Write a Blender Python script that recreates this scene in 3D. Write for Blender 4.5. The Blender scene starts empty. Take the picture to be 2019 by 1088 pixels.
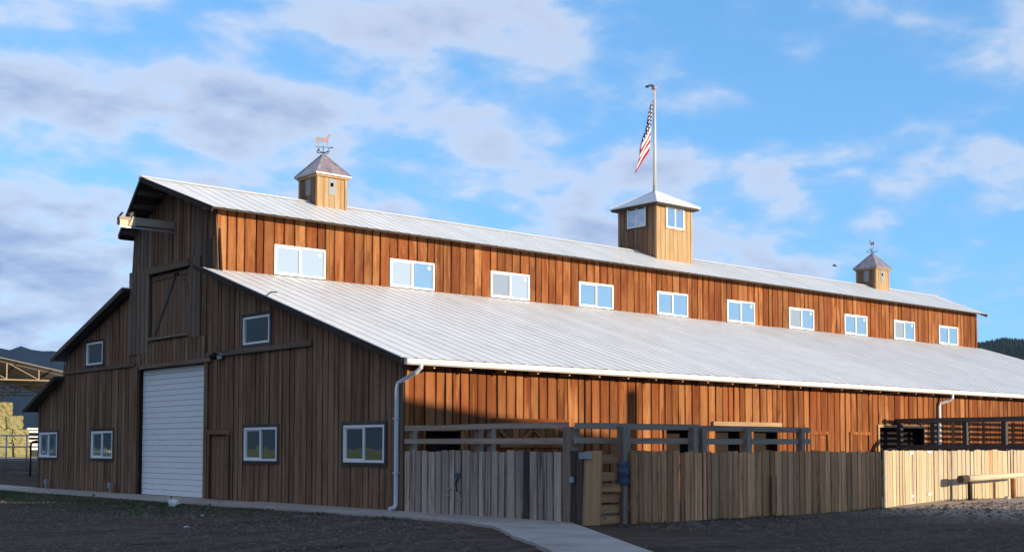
import bpy, bmesh, math, random
from mathutils import Vector, Matrix
import numpy as np
random.seed(7)
rng = np.random.default_rng(11)
sc = bpy.context.scene
COL = sc.collection
R = math.radians

# ------------------------------------------------------------------ camera
cam = bpy.data.cameras.new('camera'); camo = bpy.data.objects.new('camera', cam); COL.objects.link(camo)
fw = Vector((0.65321885, 0.7553666, 0.05221524)); rt = Vector((0.75635785, -0.65415704, 0.00117168)); up = Vector((-0.03504202, -0.03872804, 0.99863517))
m = Matrix((rt, up, -fw)).transposed().to_4x4(); m.translation = Vector((-18.9169, -26.0882, 1.65))
camo.matrix_world = m
cam.sensor_width = 36.0; cam.lens = 43.9536; cam.shift_x = 0.0; cam.shift_y = 0.1043
cam.clip_start = 0.1; cam.clip_end = 20000
sc.camera = camo
sc.render.resolution_x = 1024; sc.render.resolution_y = 551

# ------------------------------------------------------------------ light
SUN_AZ = 20.0      # degrees from -Y towards +X
SUN_EL = 12.8
sun = bpy.data.lights.new('sun', 'SUN'); sun.energy = 4.8; sun.angle = R(0.5); sun.color = (1.0, 0.80, 0.56)
suno = bpy.data.objects.new('sun', sun); COL.objects.link(suno)
sd = Vector((math.sin(R(SUN_AZ)) * math.cos(R(SUN_EL)), -math.cos(R(SUN_AZ)) * math.cos(R(SUN_EL)), math.sin(R(SUN_EL))))
suno.rotation_euler = sd.to_track_quat('Z', 'Y').to_euler()
suno.location = (20, -40, 40)
vs = sc.view_settings
vs.view_transform = 'Standard'; vs.look = 'None'; vs.exposure = 0.60; vs.gamma = 1.0; vs.use_curve_mapping = False

def nn(nt, typ, **kw):
    n = nt.nodes.new(typ)
    for k, v in kw.items():
        if k in n.inputs.keys(): n.inputs[k].default_value = v
        else: setattr(n, k, v)
    return n

def mathn(nt, op, a, b=None, c=None, clamp=False):
    n = nt.nodes.new('ShaderNodeMath'); n.operation = op; n.use_clamp = clamp
    for i, v in enumerate((a, b, c)):
        if v is None: continue
        if isinstance(v, (int, float)): n.inputs[i].default_value = v
        else: nt.links.new(v, n.inputs[i])
    return n.outputs[0]

def mixc(nt, fac, a, b, mode='MIX'):
    n = nt.nodes.new('ShaderNodeMix'); n.data_type = 'RGBA'; n.blend_type = mode; n.clamp_factor = True
    for i, v in ((0, fac), (6, a), (7, b)):
        if isinstance(v, (int, float)): n.inputs[i].default_value = v
        elif isinstance(v, tuple): n.inputs[i].default_value = (v[0], v[1], v[2], 1)
        else: nt.links.new(v, n.inputs[i])
    return n.outputs[2]

def smooth(nt, v, lo, hi, a=0.0, b=1.0):
    n = nt.nodes.new('ShaderNodeMapRange'); n.interpolation_type = 'SMOOTHSTEP'
    nt.links.new(v, n.inputs[0])
    n.inputs[1].default_value = lo; n.inputs[2].default_value = hi; n.inputs[3].default_value = a; n.inputs[4].default_value = b
    return n.outputs[0]

def ramp(nt, fac, stops):
    n = nt.nodes.new('ShaderNodeValToRGB'); e = n.color_ramp.elements
    while len(e) < len(stops): e.new(0.5)
    for el, (p, c) in zip(e, stops): el.position = p; el.color = (c[0], c[1], c[2], 1)
    nt.links.new(fac, n.inputs[0]); return n.outputs[0]

def noise(nt, vec, scale, detail=4, rough=0.55, dist=0.0, out=0):
    n = nt.nodes.new('ShaderNodeTexNoise'); n.inputs['Scale'].default_value = scale; n.inputs['Detail'].default_value = detail
    n.inputs['Roughness'].default_value = rough; n.inputs['Distortion'].default_value = dist
    if vec is not None: nt.links.new(vec, n.inputs['Vector'])
    return n.outputs[out]

def vmul(nt, vec, s):
    n = nt.nodes.new('ShaderNodeVectorMath'); n.operation = 'MULTIPLY'; nt.links.new(vec, n.inputs[0]); n.inputs[1].default_value = s
    return n.outputs[0]

def vadd(nt, a, b):
    n = nt.nodes.new('ShaderNodeVectorMath'); n.operation = 'ADD'; nt.links.new(a, n.inputs[0])
    if isinstance(b, tuple): n.inputs[1].default_value = b
    else: nt.links.new(b, n.inputs[1])
    return n.outputs[0]

# ------------------------------------------------------------------ world: Nishita sky with broken cloud
w = bpy.data.worlds.new('World'); sc.world = w; w.use_nodes = True
nt = w.node_tree; nt.nodes.clear()
sky = nt.nodes.new('ShaderNodeTexSky'); sky.sky_type = 'NISHITA'; sky.sun_disc = False
sky.sun_elevation = R(SUN_EL); sky.sun_rotation = R(180 - SUN_AZ); sky.altitude = 1800; sky.air_density = 1.0; sky.dust_density = 0.6; sky.ozone_density = 1.6
SKYMUL = 1.0
tc = nt.nodes.new('ShaderNodeTexCoord')
sep = nt.nodes.new('ShaderNodeSeparateXYZ'); nt.links.new(tc.outputs['Generated'], sep.inputs[0])
zz = mathn(nt, 'ADD', mathn(nt, 'MAXIMUM', sep.outputs[2], 0.0), 0.26)
px = mathn(nt, 'DIVIDE', sep.outputs[0], zz); py = mathn(nt, 'DIVIDE', sep.outputs[1], zz)
cmb = nt.nodes.new('ShaderNodeCombineXYZ'); nt.links.new(px, cmb.inputs[0]); nt.links.new(py, cmb.inputs[1])
P = vadd(nt, cmb.outputs[0], (31.3, 27.7, 4.0))
n1 = noise(nt, P, 4.6, 7, 0.52, 0.15)
n2 = noise(nt, vadd(nt, P, (11.3, 2.9, 4.0)), 0.75, 3, 0.5)
n3 = noise(nt, vadd(nt, P, (1.7, 9.1, 8.0)), 8.5, 5, 0.55, 0.15)
# cloudier towards -X, as the photograph shows, clearer towards +X
bias = mathn(nt, 'MULTIPLY', mathn(nt, 'SUBTRACT', sep.outputs[1], sep.outputs[0]), 0.20)
den = mathn(nt, 'ADD', mathn(nt, 'ADD', n1, mathn(nt, 'MULTIPLY', mathn(nt, 'SUBTRACT', n2, 0.5), 0.75)), bias)
den = mathn(nt, 'ADD', den, mathn(nt, 'MULTIPLY', mathn(nt, 'SUBTRACT', n3, 0.5), 0.46))
mask = smooth(nt, den, 0.30, 0.66, 0.0, 0.90)
low = smooth(nt, sep.outputs[2], -0.01, 0.05)
ccol = ramp(nt, den, [(0.36, (2.1, 2.8, 3.9)), (0.52, (3.4, 3.6, 4.15)), (0.66, (2.4, 2.8, 3.65)), (0.86, (1.15, 1.6, 2.8))])
gam = nt.nodes.new('ShaderNodeGamma'); gam.inputs[1].default_value = 0.6; nt.links.new(sky.outputs[0], gam.inputs[0])
skyc = mixc(nt, 1.0, gam.outputs[0], (0.78, 1.44, 2.06), 'MULTIPLY')
fin = mixc(nt, mask, skyc, ccol)
bg = nt.nodes.new('ShaderNodeBackground'); bg.inputs[1].default_value = 0.15
nt.links.new(fin, bg.inputs[0])
wo = nt.nodes.new('ShaderNodeOutputWorld'); nt.links.new(bg.outputs[0], wo.inputs[0])

# ------------------------------------------------------------------ materials
def newmat(name):
    mt = bpy.data.materials.new(name); mt.use_nodes = True
    nt = mt.node_tree; b = nt.nodes['Principled BSDF']
    return mt, nt, b

def bump(nt, b, h, strength, dist):
    n = nt.nodes.new('ShaderNodeBump'); n.inputs['Strength'].default_value = strength; n.inputs['Distance'].default_value = dist
    nt.links.new(h, n.inputs['Height']); nt.links.new(n.outputs[0], b.inputs['Normal'])

def wood(name, dark, mid, light, grey=(0.2, 0.19, 0.18), greyamt=0.2, var=0.5, knots=0.5, rough=0.85, stain=0.5, edge=0.45, red=0.0, runs=0.0):
    """weathered timber; grain runs along z of the 'g' attribute (metres), tint differs per board"""
    mt, nt, b = newmat(name)
    at = nt.nodes.new('ShaderNodeAttribute'); at.attribute_name = 'g'
    oi = nt.nodes.new('ShaderNodeAttribute'); oi.attribute_name = 'rnd'
    wn = nt.nodes.new('ShaderNodeTexWhiteNoise'); wn.noise_dimensions = '1D'; nt.links.new(oi.outputs['Fac'], wn.inputs['W'])
    off = vmul(nt, wn.outputs['Color'], (40, 40, 40))
    g = vadd(nt, at.outputs['Vector'], off)
    fine = noise(nt, vmul(nt, g, (55, 55, 2.2)), 1.0, 5, 0.65)
    streak = noise(nt, vmul(nt, g, (11, 11, 0.7)), 1.0, 4, 0.6, 0.3)
    blot = noise(nt, vmul(nt, g, (3.0, 3.0, 1.0)), 1.0, 4, 0.6)
    s = mathn(nt, 'ADD', mathn(nt, 'MULTIPLY', streak, 0.65), mathn(nt, 'MULTIPLY', fine, 0.35))
    col = ramp(nt, s, [(0.30, dark), (0.50, mid), (0.70, light)])
    sepc = nt.nodes.new('ShaderNodeSeparateColor'); nt.links.new(wn.outputs['Color'], sepc.inputs[0])
    gf = smooth(nt, mathn(nt, 'ADD', mathn(nt, 'MULTIPLY', blot, 0.7), mathn(nt, 'MULTIPLY', sepc.outputs[1], 0.5)), 0.45, 0.95, 0, greyamt)
    col = mixc(nt, gf, col, grey)
    # dark runs and stains
    st = noise(nt, vmul(nt, vadd(nt, g, (5.0, 3.0, 1.0)), (6, 6, 0.35)), 1.0, 3, 0.5)
    sf = smooth(nt, st, 0.56, 0.72, 0, stain)
    col = mixc(nt, sf, col, (dark[0] * 0.35, dark[1] * 0.35, dark[2] * 0.4))
    vr = nt.nodes.new('ShaderNodeTexVoronoi'); vr.inputs['Scale'].default_value = 1.0; vr.feature = 'F1'
    nt.links.new(vmul(nt, g, (4.5, 4.5, 1.6)), vr.inputs['Vector'])
    kf = smooth(nt, vr.outputs['Distance'], 0.05, 0.14, knots, 0.0)
    col = mixc(nt, kf, col, (dark[0] * 0.4, dark[1] * 0.35, dark[2] * 0.3))
    ea = nt.nodes.new('ShaderNodeAttribute'); ea.attribute_name = 'ed'
    ed = mathn(nt, 'ADD', mathn(nt, 'ABSOLUTE', ea.outputs['Fac']), mathn(nt, 'MULTIPLY', mathn(nt, 'SUBTRACT', streak, 0.5), 0.5))
    col = mixc(nt, smooth(nt, ed, 0.74, 0.98, 0, edge), col, (dark[0] * 0.45, dark[1] * 0.4, dark[2] * 0.4))
    if runs:
        lv = noise(nt, vmul(nt, vadd(nt, g, (9.0, 2.0, 6.0)), (2.5, 2.5, 0.55)), 1.0, 3, 0.55)
        col = mixc(nt, smooth(nt, lv, 0.50, 0.66, 0, runs), col, (mid[0] * 0.55, mid[1] * 0.40, mid[2] * 0.40)); col = mixc(nt, smooth(nt, lv, 0.48, 0.34, 0, runs * 0.8), col, (light[0] * 0.95, light[1], light[2] * 1.1))
    if red: col = mixc(nt, mathn(nt, 'MULTIPLY', mathn(nt, 'MULTIPLY', sepc.outputs[2], blot), red * 2), col, (mid[0] * 0.72, mid[1] * 0.50, mid[2] * 0.45))
    br = mathn(nt, 'ADD', mathn(nt, 'MULTIPLY', sepc.outputs[0], var), 1.0 - var * 0.5)
    col = mixc(nt, 1.0, col, nt_gray(nt, br), 'MULTIPLY')
    nt.links.new(col, b.inputs['Base Color']); b.inputs['Roughness'].default_value = rough
    b.inputs['Specular IOR Level'].default_value = 0.15
    h = mathn(nt, 'ADD', mathn(nt, 'MULTIPLY', fine, 0.6), mathn(nt, 'MULTIPLY', streak, 0.8))
    bump(nt, b, h, 0.55, 0.012)
    return mt

def nt_gray(nt, v):
    c = nt.nodes.new('ShaderNodeCombineColor')
    for i in range(3): nt.links.new(v, c.inputs[i])
    return c.outputs[0]

def plain(name, col, rough=0.6, metal=0.0, spec=0.4, var=0.12, scale=3.0, bmp=0.0, bscale=20):
    mt, nt, b = newmat(name)
    t = nt.nodes.new('ShaderNodeTexCoord')
    n = noise(nt, t.outputs['Object'], scale, 5, 0.6)
    c = mixc(nt, n, tuple(x * (1 - var) for x in col), tuple(min(1, x * (1 + var)) for x in col))
    nt.links.new(c, b.inputs['Base Color']); b.inputs['Roughness'].default_value = rough; b.inputs['Metallic'].default_value = metal
    b.inputs['Specular IOR Level'].default_value = spec
    if bmp: bump(nt, b, noise(nt, t.outputs['Object'], bscale, 4, 0.6), bmp, 0.02)
    return mt

M = {}
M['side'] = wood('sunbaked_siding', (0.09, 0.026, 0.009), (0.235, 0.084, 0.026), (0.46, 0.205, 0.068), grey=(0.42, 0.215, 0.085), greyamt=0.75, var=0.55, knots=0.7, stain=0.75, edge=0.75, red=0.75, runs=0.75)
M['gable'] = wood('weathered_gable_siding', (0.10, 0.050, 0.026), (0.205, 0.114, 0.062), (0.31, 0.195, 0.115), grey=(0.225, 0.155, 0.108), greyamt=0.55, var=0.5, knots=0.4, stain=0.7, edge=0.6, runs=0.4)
M['gablegrey'] = wood('grey_gable_timber', (0.10, 0.066, 0.046), (0.18, 0.125, 0.087), (0.265, 0.195, 0.14), grey=(0.22, 0.168, 0.128), greyamt=0.8, var=0.5, knots=0.3, stain=0.6)
M['loft'] = wood('loft_door_planks', (0.12, 0.06, 0.03), (0.21, 0.112, 0.06), (0.29, 0.17, 0.095), greyamt=0.25, var=0.25, knots=0.3, stain=0.3)
M['tan'] = wood('tan_cupola_boards', (0.26, 0.15, 0.065), (0.43, 0.28, 0.145), (0.56, 0.40, 0.24), grey=(0.4, 0.33, 0.24), greyamt=0.3, var=0.25, knots=0.5, stain=0.3)
M['fgrey'] = wood('silver_grey_fence_boards', (0.11, 0.082, 0.064), (0.37, 0.285, 0.22), (0.56, 0.45, 0.36), grey=(0.43, 0.345, 0.285), greyamt=0.8, var=0.6, knots=0.6, stain=0.85)
M['fbrown'] = wood('brown_fence_boards', (0.22, 0.09, 0.040), (0.60, 0.29, 0.135), (0.80, 0.45, 0.24), grey=(0.50, 0.275, 0.155), greyamt=0.5, var=0.95, knots=0.6, stain=0.6, edge=0.35)
M['ftan'] = wood('pale_fence_boards', (0.33, 0.235, 0.13), (0.52, 0.41, 0.26), (0.66, 0.55, 0.38), grey=(0.44, 0.41, 0.34), greyamt=0.55, var=0.35, knots=0.6, stain=0.5)
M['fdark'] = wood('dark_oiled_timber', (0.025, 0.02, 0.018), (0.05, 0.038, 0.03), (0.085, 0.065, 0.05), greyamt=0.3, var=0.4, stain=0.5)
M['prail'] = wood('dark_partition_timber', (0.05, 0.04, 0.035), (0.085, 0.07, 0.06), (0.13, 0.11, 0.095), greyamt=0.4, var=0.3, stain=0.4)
M['eave'] = wood('dark_red_eave_board', (0.045, 0.016, 0.008), (0.075, 0.028, 0.014), (0.11, 0.045, 0.02), greyamt=0.1, var=0.2)
M['rail'] = wood('grey_rail_timber', (0.17, 0.125, 0.095), (0.34, 0.255, 0.195), (0.46, 0.355, 0.275), grey=(0.37, 0.28, 0.22), greyamt=0.7, var=0.3, knots=0.4, stain=0.5)
M['tanboard'] = wood('fresh_tan_plank', (0.30, 0.15, 0.06), (0.52, 0.285, 0.125), (0.66, 0.39, 0.19), greyamt=0.2, var=0.2, knots=0.4, stain=0.3)
M['log'] = wood('peeled_log', (0.48, 0.38, 0.25), (0.60, 0.50, 0.35), (0.70, 0.61, 0.46), greyamt=0.3, var=0.1, knots=0.4, stain=0.2)
M['back'] = plain('dark_wall_core', (0.014, 0.008, 0.005), 0.95, var=0.3)
M['cream'] = plain('cream_bounce_wall', (0.80, 0.70, 0.54), 0.7, var=0.06)  # cream picked to bounce fill light onto the shaded brown fence
M['trim'] = wood('dark_window_casing', (0.035, 0.026, 0.02), (0.06, 0.045, 0.035), (0.10, 0.08, 0.06), greyamt=0.4, var=0.4, stain=0.4)
M['white'] = plain('white_vinyl', (0.78, 0.79, 0.79), 0.45, var=0.03)
M['gutter'] = plain('white_gutter_metal', (0.78, 0.78, 0.77), 0.4, spec=0.5, var=0.04)
M['dspout'] = plain('downspout_metal', (0.62, 0.66, 0.70), 0.4, spec=0.5, var=0.08)
M['soffit'] = plain('soffit_timber', (0.06, 0.045, 0.035), 0.9, var=0.3)
M['iron'] = plain('dark_iron', (0.03, 0.03, 0.033), 0.55, metal=0.6, var=0.3)
M['steel'] = plain('galvanised_steel', (0.38, 0.40, 0.42), 0.45, metal=0.5, var=0.15)
M['pole'] = plain('pole_paint', (0.55, 0.54, 0.53), 0.45, metal=0.2, var=0.1)
M['copper'] = plain('aged_copper_vane', (0.42, 0.29, 0.26), 0.5, metal=0.3, var=0.25, scale=8)
M['tansteel'] = plain('tan_painted_steel', (0.34, 0.25, 0.165), 0.6, var=0.1)
M['shedroof'] = plain('shed_roof_sheet', (0.30, 0.27, 0.24), 0.55, metal=0.2, var=0.15, scale=1.0)
M['tarp'] = plain('faded_blue_tarp', (0.06, 0.08, 0.13), 0.6, var=0.5, scale=9, bmp=0.6)
M['louver'] = plain('grey_louver_tin', (0.24, 0.27, 0.30), 0.6, var=0.15, scale=9)
M['hole'] = plain('black_void', (0.004, 0.004, 0.005), 1.0, spec=0.0)

def roofmat():
    mt, nt, b = newmat('ribbed_roof_steel')
    t = nt.nodes.new('ShaderNodeTexCoord'); oi = nt.nodes.new('ShaderNodeObjectInfo')
    g = vadd(nt, t.outputs['Object'], vmul(nt, nt_gray(nt, oi.outputs['Random']), (30, 30, 30)))
    n = noise(nt, vmul(nt, g, (6, 0.7, 0.7)), 1.0, 5, 0.6); n_ = noise(nt, g, 1.3, 4, 0.6)
    c = ramp(nt, mathn(nt, 'ADD', mathn(nt, 'MULTIPLY', n, 0.5), mathn(nt, 'MULTIPLY', n_, 0.5)), [(0.3, (0.60, 0.605, 0.58)), (0.55, (0.72, 0.725, 0.695)), (0.75, (0.79, 0.795, 0.76))])
    br = mathn(nt, 'ADD', mathn(nt, 'MULTIPLY', oi.outputs['Random'], 0.10), 0.95)
    c = mixc(nt, 1.0, c, nt_gray(nt, br), 'MULTIPLY')
    nt.links.new(c, b.inputs['Base Color']); b.inputs['Roughness'].default_value = 0.40; b.inputs['Metallic'].default_value = 0.0
    b.inputs['Specular IOR Level'].default_value = 0.5
    bump(nt, b, noise(nt, g, 2.0, 3, 0.5), 0.30, 0.02)
    return mt
M['roof'] = roofmat()

def coprmat():
    mt, nt, b = newmat('tarnished_copper_sheet')
    t = nt.nodes.new('ShaderNodeTexCoord')
    n = noise(nt, t.outputs['Object'], 3.0, 6, 0.65, 0.5)
    c = ramp(nt, n, [(0.3, (0.24, 0.16, 0.15)), (0.5, (0.38, 0.30, 0.30)), (0.7, (0.50, 0.44, 0.45))])
    nt.links.new(c, b.inputs['Base Color']); b.inputs['Metallic'].default_value = 0.45; b.inputs['Roughness'].default_value = 0.36
    bump(nt, b, n, 0.2, 0.02)
    return mt
M['coproof'] = coprmat()

def glassmat(name, body, refl, wav=0.10):
    """window pane: dark room behind, mirror-like sky and yard in front, slightly wavy"""
    mt, nt, b = newmat(name)
    t = nt.nodes.new('ShaderNodeTexCoord'); oi = nt.nodes.new('ShaderNodeObjectInfo')
    g = vadd(nt, t.outputs['Object'], vmul(nt, nt_gray(nt, oi.outputs['Random']), (30, 30, 30)))
    b.inputs['Base Color'].default_value = (*body, 1); b.inputs['Roughness'].default_value = 0.6; b.inputs['Specular IOR Level'].default_value = 0
    gl = nt.nodes.new('ShaderNodeBsdfGlossy'); gl.inputs['Roughness'].default_value = 0.015; gl.inputs['Color'].default_value = (0.93, 0.96, 0.97, 1)
    fr = nt.nodes.new('ShaderNodeFresnel'); fr.inputs['IOR'].default_value = 1.9
    f = mathn(nt, 'ADD', fr.outputs[0], refl, clamp=True)
    bp = nt.nodes.new('ShaderNodeBump'); bp.inputs['Strength'].default_value = wav; bp.inputs['Distance'].default_value = 0.05
    nt.links.new(noise(nt, g, 1.6, 2, 0.5), bp.inputs['Height']); nt.links.new(bp.outputs[0], gl.inputs['Normal'])
    ms = nt.nodes.new('ShaderNodeMixShader'); nt.links.new(f, ms.inputs[0]); nt.links.new(b.outputs[0], ms.inputs[1]); nt.links.new(gl.outputs[0], ms.inputs[2])
    nt.links.new(ms.outputs[0], nt.nodes['Material Output'].inputs[0])
    return mt
M['glass'] = glassmat('window_glass', (0.13, 0.14, 0.145), 0.42, 0.16)
M['screen'] = glassmat('window_glass_behind_insect_screen', (0.24, 0.25, 0.24), 0.12, 0.03)
M['blind'] = glassmat('window_glass_with_white_blind', (0.36, 0.37, 0.37), 0.22, 0.05)
M['gglass'] = glassmat('gable_window_glass', (0.02, 0.022, 0.02), 0.30, 0.035)

def doormat():
    mt, nt, b = newmat('chalky_white_door_paint')
    t = nt.nodes.new('ShaderNodeTexCoord'); oi = nt.nodes.new('ShaderNodeObjectInfo')
    g = vadd(nt, t.outputs['Object'], vmul(nt, nt_gray(nt, oi.outputs['Random']), (30, 30, 30)))
    n = noise(nt, g, 1.1, 5, 0.6); d = noise(nt, vmul(nt, g, (1, 3, 9)), 1.0, 5, 0.7)
    c = mixc(nt, smooth(nt, d, 0.55, 0.8), mixc(nt, n, (0.78, 0.78, 0.77), (0.84, 0.84, 0.83)), (0.55, 0.53, 0.50))
    nt.links.new(c, b.inputs['Base Color']); b.inputs['Roughness'].default_value = 0.55
    bump(nt, b, n, 0.25, 0.02)
    return mt
M['door'] = doormat()

def concmat():
    mt, nt, b = newmat('trodden_concrete')
    t = nt.nodes.new('ShaderNodeTexCoord')
    n = noise(nt, t.outputs['Object'], 0.6, 6, 0.65); n2_ = noise(nt, t.outputs['Object'], 30, 3, 0.6)
    c = ramp(nt, mathn(nt, 'ADD', mathn(nt, 'MULTIPLY', n, 0.7), mathn(nt, 'MULTIPLY', n2_, 0.3)), [(0.3, (0.21, 0.17, 0.14)), (0.5, (0.36, 0.305, 0.26)), (0.7, (0.44, 0.38, 0.33))])
    nt.links.new(c, b.inputs['Base Color']); b.inputs['Roughness'].default_value = 0.9
    bump(nt, b, n2_, 0.4, 0.01)
    return mt
M['conc'] = concmat()

def groundmat():
    mt, nt, b = newmat('dark_gravel_yard')
    ge = nt.nodes.new('ShaderNodeNewGeometry'); pos = ge.outputs['Position']
    s = nt.nodes.new('ShaderNodeSeparateXYZ'); nt.links.new(pos, s.inputs[0]); X, Y = s.outputs[0], s.outputs[1]
    big = noise(nt, pos, 0.35, 5, 0.6, 0.4); mid = noise(nt, pos, 2.2, 5, 0.65); fine = noise(nt, pos, 16, 4, 0.7)
    v = nt.nodes.new('ShaderNodeTexVoronoi'); v.inputs['Scale'].default_value = 22; nt.links.new(pos, v.inputs['Vector'])
    gsum = mathn(nt, 'ADD', mathn(nt, 'MULTIPLY', mid, 0.5), mathn(nt, 'MULTIPLY', fine, 0.5))
    grav = ramp(nt, gsum, [(0.32, (0.026, 0.016, 0.011)), (0.5, (0.075, 0.047, 0.031)), (0.68, (0.15, 0.105, 0.075))])
    grav = mixc(nt, smooth(nt, v.outputs['Color'], 0.80, 0.95, 0, 0.55), grav, (0.14, 0.13, 0.125))
    # reddish-brown dirt patches
    grav = mixc(nt, smooth(nt, big, 0.50, 0.66, 0, 0.6), grav, (0.075, 0.040, 0.024))
    trk = noise(nt, vmul(nt, pos, (0.35, 1.1, 1.0)), 0.9, 4, 0.6, 0.8)
    grav = mixc(nt, smooth(nt, trk, 0.52, 0.66, 0, 0.55), grav, (0.125, 0.098, 0.077)); grav = mixc(nt, smooth(nt, trk, 0.45, 0.34, 0, 0.5), grav, (0.018, 0.015, 0.013))
    # lighter tan ground along the corral by the hitching rail
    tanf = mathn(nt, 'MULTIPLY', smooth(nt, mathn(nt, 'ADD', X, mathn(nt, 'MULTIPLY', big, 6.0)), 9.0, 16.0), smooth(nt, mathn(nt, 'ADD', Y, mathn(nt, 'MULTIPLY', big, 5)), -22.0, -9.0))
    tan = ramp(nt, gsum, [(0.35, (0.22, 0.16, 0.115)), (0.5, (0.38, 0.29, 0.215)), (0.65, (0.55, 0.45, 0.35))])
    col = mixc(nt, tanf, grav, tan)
    # thin grass beside the walk in front of the gable
    xs = mathn(nt, 'ADD', X, mathn(nt, 'MULTIPLY', mathn(nt, 'SUBTRACT', mid, 0.5), 1.8))
    gf = mathn(nt, 'MULTIPLY', smooth(nt, xs, -6.4, -4.6), smooth(nt, xs, -1.6, -2.2))
    gf = mathn(nt, 'MULTIPLY', gf, smooth(nt, mathn(nt, 'ADD', Y, mathn(nt, 'MULTIPLY', mid, 3)), 1.5, 8.0))
    gf = mathn(nt, 'MULTIPLY', gf, smooth(nt, mid, 0.36, 0.56, 0.15, 0.9))
    grs = ramp(nt, fine, [(0.35, (0.020, 0.030, 0.010)), (0.6, (0.05, 0.075, 0.022)), (0.75, (0.085, 0.095, 0.035))])
    col = mixc(nt, gf, col, grs)
    # pasture away from the yard
    sx = mathn(nt, 'ADD', X, mathn(nt, 'MULTIPLY', big, 12)); 
    r2 = mathn(nt, 'SQRT', mathn(nt, 'ADD', mathn(nt, 'MULTIPLY', mathn(nt, 'SUBTRACT', X, 15), mathn(nt, 'SUBTRACT', X, 15)), mathn(nt, 'MULTIPLY', mathn(nt, 'SUBTRACT', Y, 20), mathn(nt, 'SUBTRACT', Y, 20))))
    pf = smooth(nt, mathn(nt, 'ADD', r2, mathn(nt, 'MULTIPLY', big, 14)), 74, 92)
    past = ramp(nt, noise(nt, pos, 0.03, 6, 0.6), [(0.35, (0.05, 0.075, 0.018)), (0.5, (0.10, 0.11, 0.03)), (0.65, (0.17, 0.15, 0.05))])
    col = mixc(nt, pf, col, past)
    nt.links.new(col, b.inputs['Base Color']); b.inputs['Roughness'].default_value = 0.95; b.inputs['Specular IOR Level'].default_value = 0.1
    h = mathn(nt, 'ADD', mathn(nt, 'MULTIPLY', fine, 0.5), mathn(nt, 'MULTIPLY', mid, 1.4))
    bump(nt, b, h, 0.9, 0.06)
    return mt
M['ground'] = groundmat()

def hillmat(name, a, c):
    mt, nt, b = newmat(name)
    ge = nt.nodes.new('ShaderNodeNewGeometry')
    n = noise(nt, ge.outputs['Position'], 0.006, 8, 0.65)
    nt.links.new(ramp(nt, n, [(0.35, a), (0.65, c)]), b.inputs['Base Color']); b.inputs['Roughness'].default_value = 1.0; b.inputs['Specular IOR Level'].default_value = 0
    return mt
M['hill'] = hillmat('forested_range', (0.010, 0.017, 0.024), (0.020, 0.029, 0.034))
M['hill2'] = hillmat('wooded_hill_soil', (0.014, 0.020, 0.016), (0.03, 0.034, 0.022))
M['hill3'] = hillmat('sunny_pasture_hill', (0.10, 0.12, 0.04), (0.22, 0.20, 0.08))
M['conifer'] = plain('conifer_needles', (0.022, 0.034, 0.024), 0.9, spec=0.05, var=0.5, scale=0.05)
M['pebble'] = plain('loose_stone', (0.125, 0.092, 0.068), 0.9, var=0.5, scale=1.7)
M['palestone'] = plain('pale_stone', (0.55, 0.54, 0.52), 0.8, var=0.1)
M['grass'] = plain('short_grass', (0.055, 0.08, 0.024), 0.8, spec=0.1, var=0.5, scale=1.2)

def haymat():
    mt, nt, b = newmat('baled_hay')
    t = nt.nodes.new('ShaderNodeTexCoord'); oi = nt.nodes.new('ShaderNodeObjectInfo')
    g = vadd(nt, t.outputs['Object'], vmul(nt, nt_gray(nt, oi.outputs['Random']), (30, 30, 30)))
    n = noise(nt, vmul(nt, g, (3, 3, 9)), 1.5, 6, 0.7)
    c = ramp(nt, n, [(0.3, (0.12, 0.10, 0.045)), (0.5, (0.29, 0.245, 0.11)), (0.7, (0.44, 0.37, 0.20))])
    c = mixc(nt, mathn(nt, 'MULTIPLY', oi.outputs['Random'], 0.6), c, (0.22, 0.24, 0.10))
    nt.links.new(c, b.inputs['Base Color']); b.inputs['Roughness'].default_value = 0.95
    bump(nt, b, n, 0.8, 0.06)
    return mt
M['hay'] = haymat()

# ------------------------------------------------------------------ object helpers
WL = {}
def link(o, parent=None, wloc=(0, 0, 0)):
    COL.objects.link(o); wloc = Vector(wloc)
    if parent is not None:
        o.parent = parent; o.location = wloc - WL[parent]
    else: o.location = wloc
    WL[o] = wloc
    return o

def empty(name, loc=(0, 0, 0), parent=None):
    o = bpy.data.objects.new(name, None); o.empty_display_size = 0.2
    return link(o, parent, loc)

def tag(o, label=None, cat=None, group=None, kind=None):
    if label: o['label'] = label
    if cat: o['category'] = cat
    if group: o['group'] = group
    if kind: o['kind'] = kind
    return o

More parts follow.
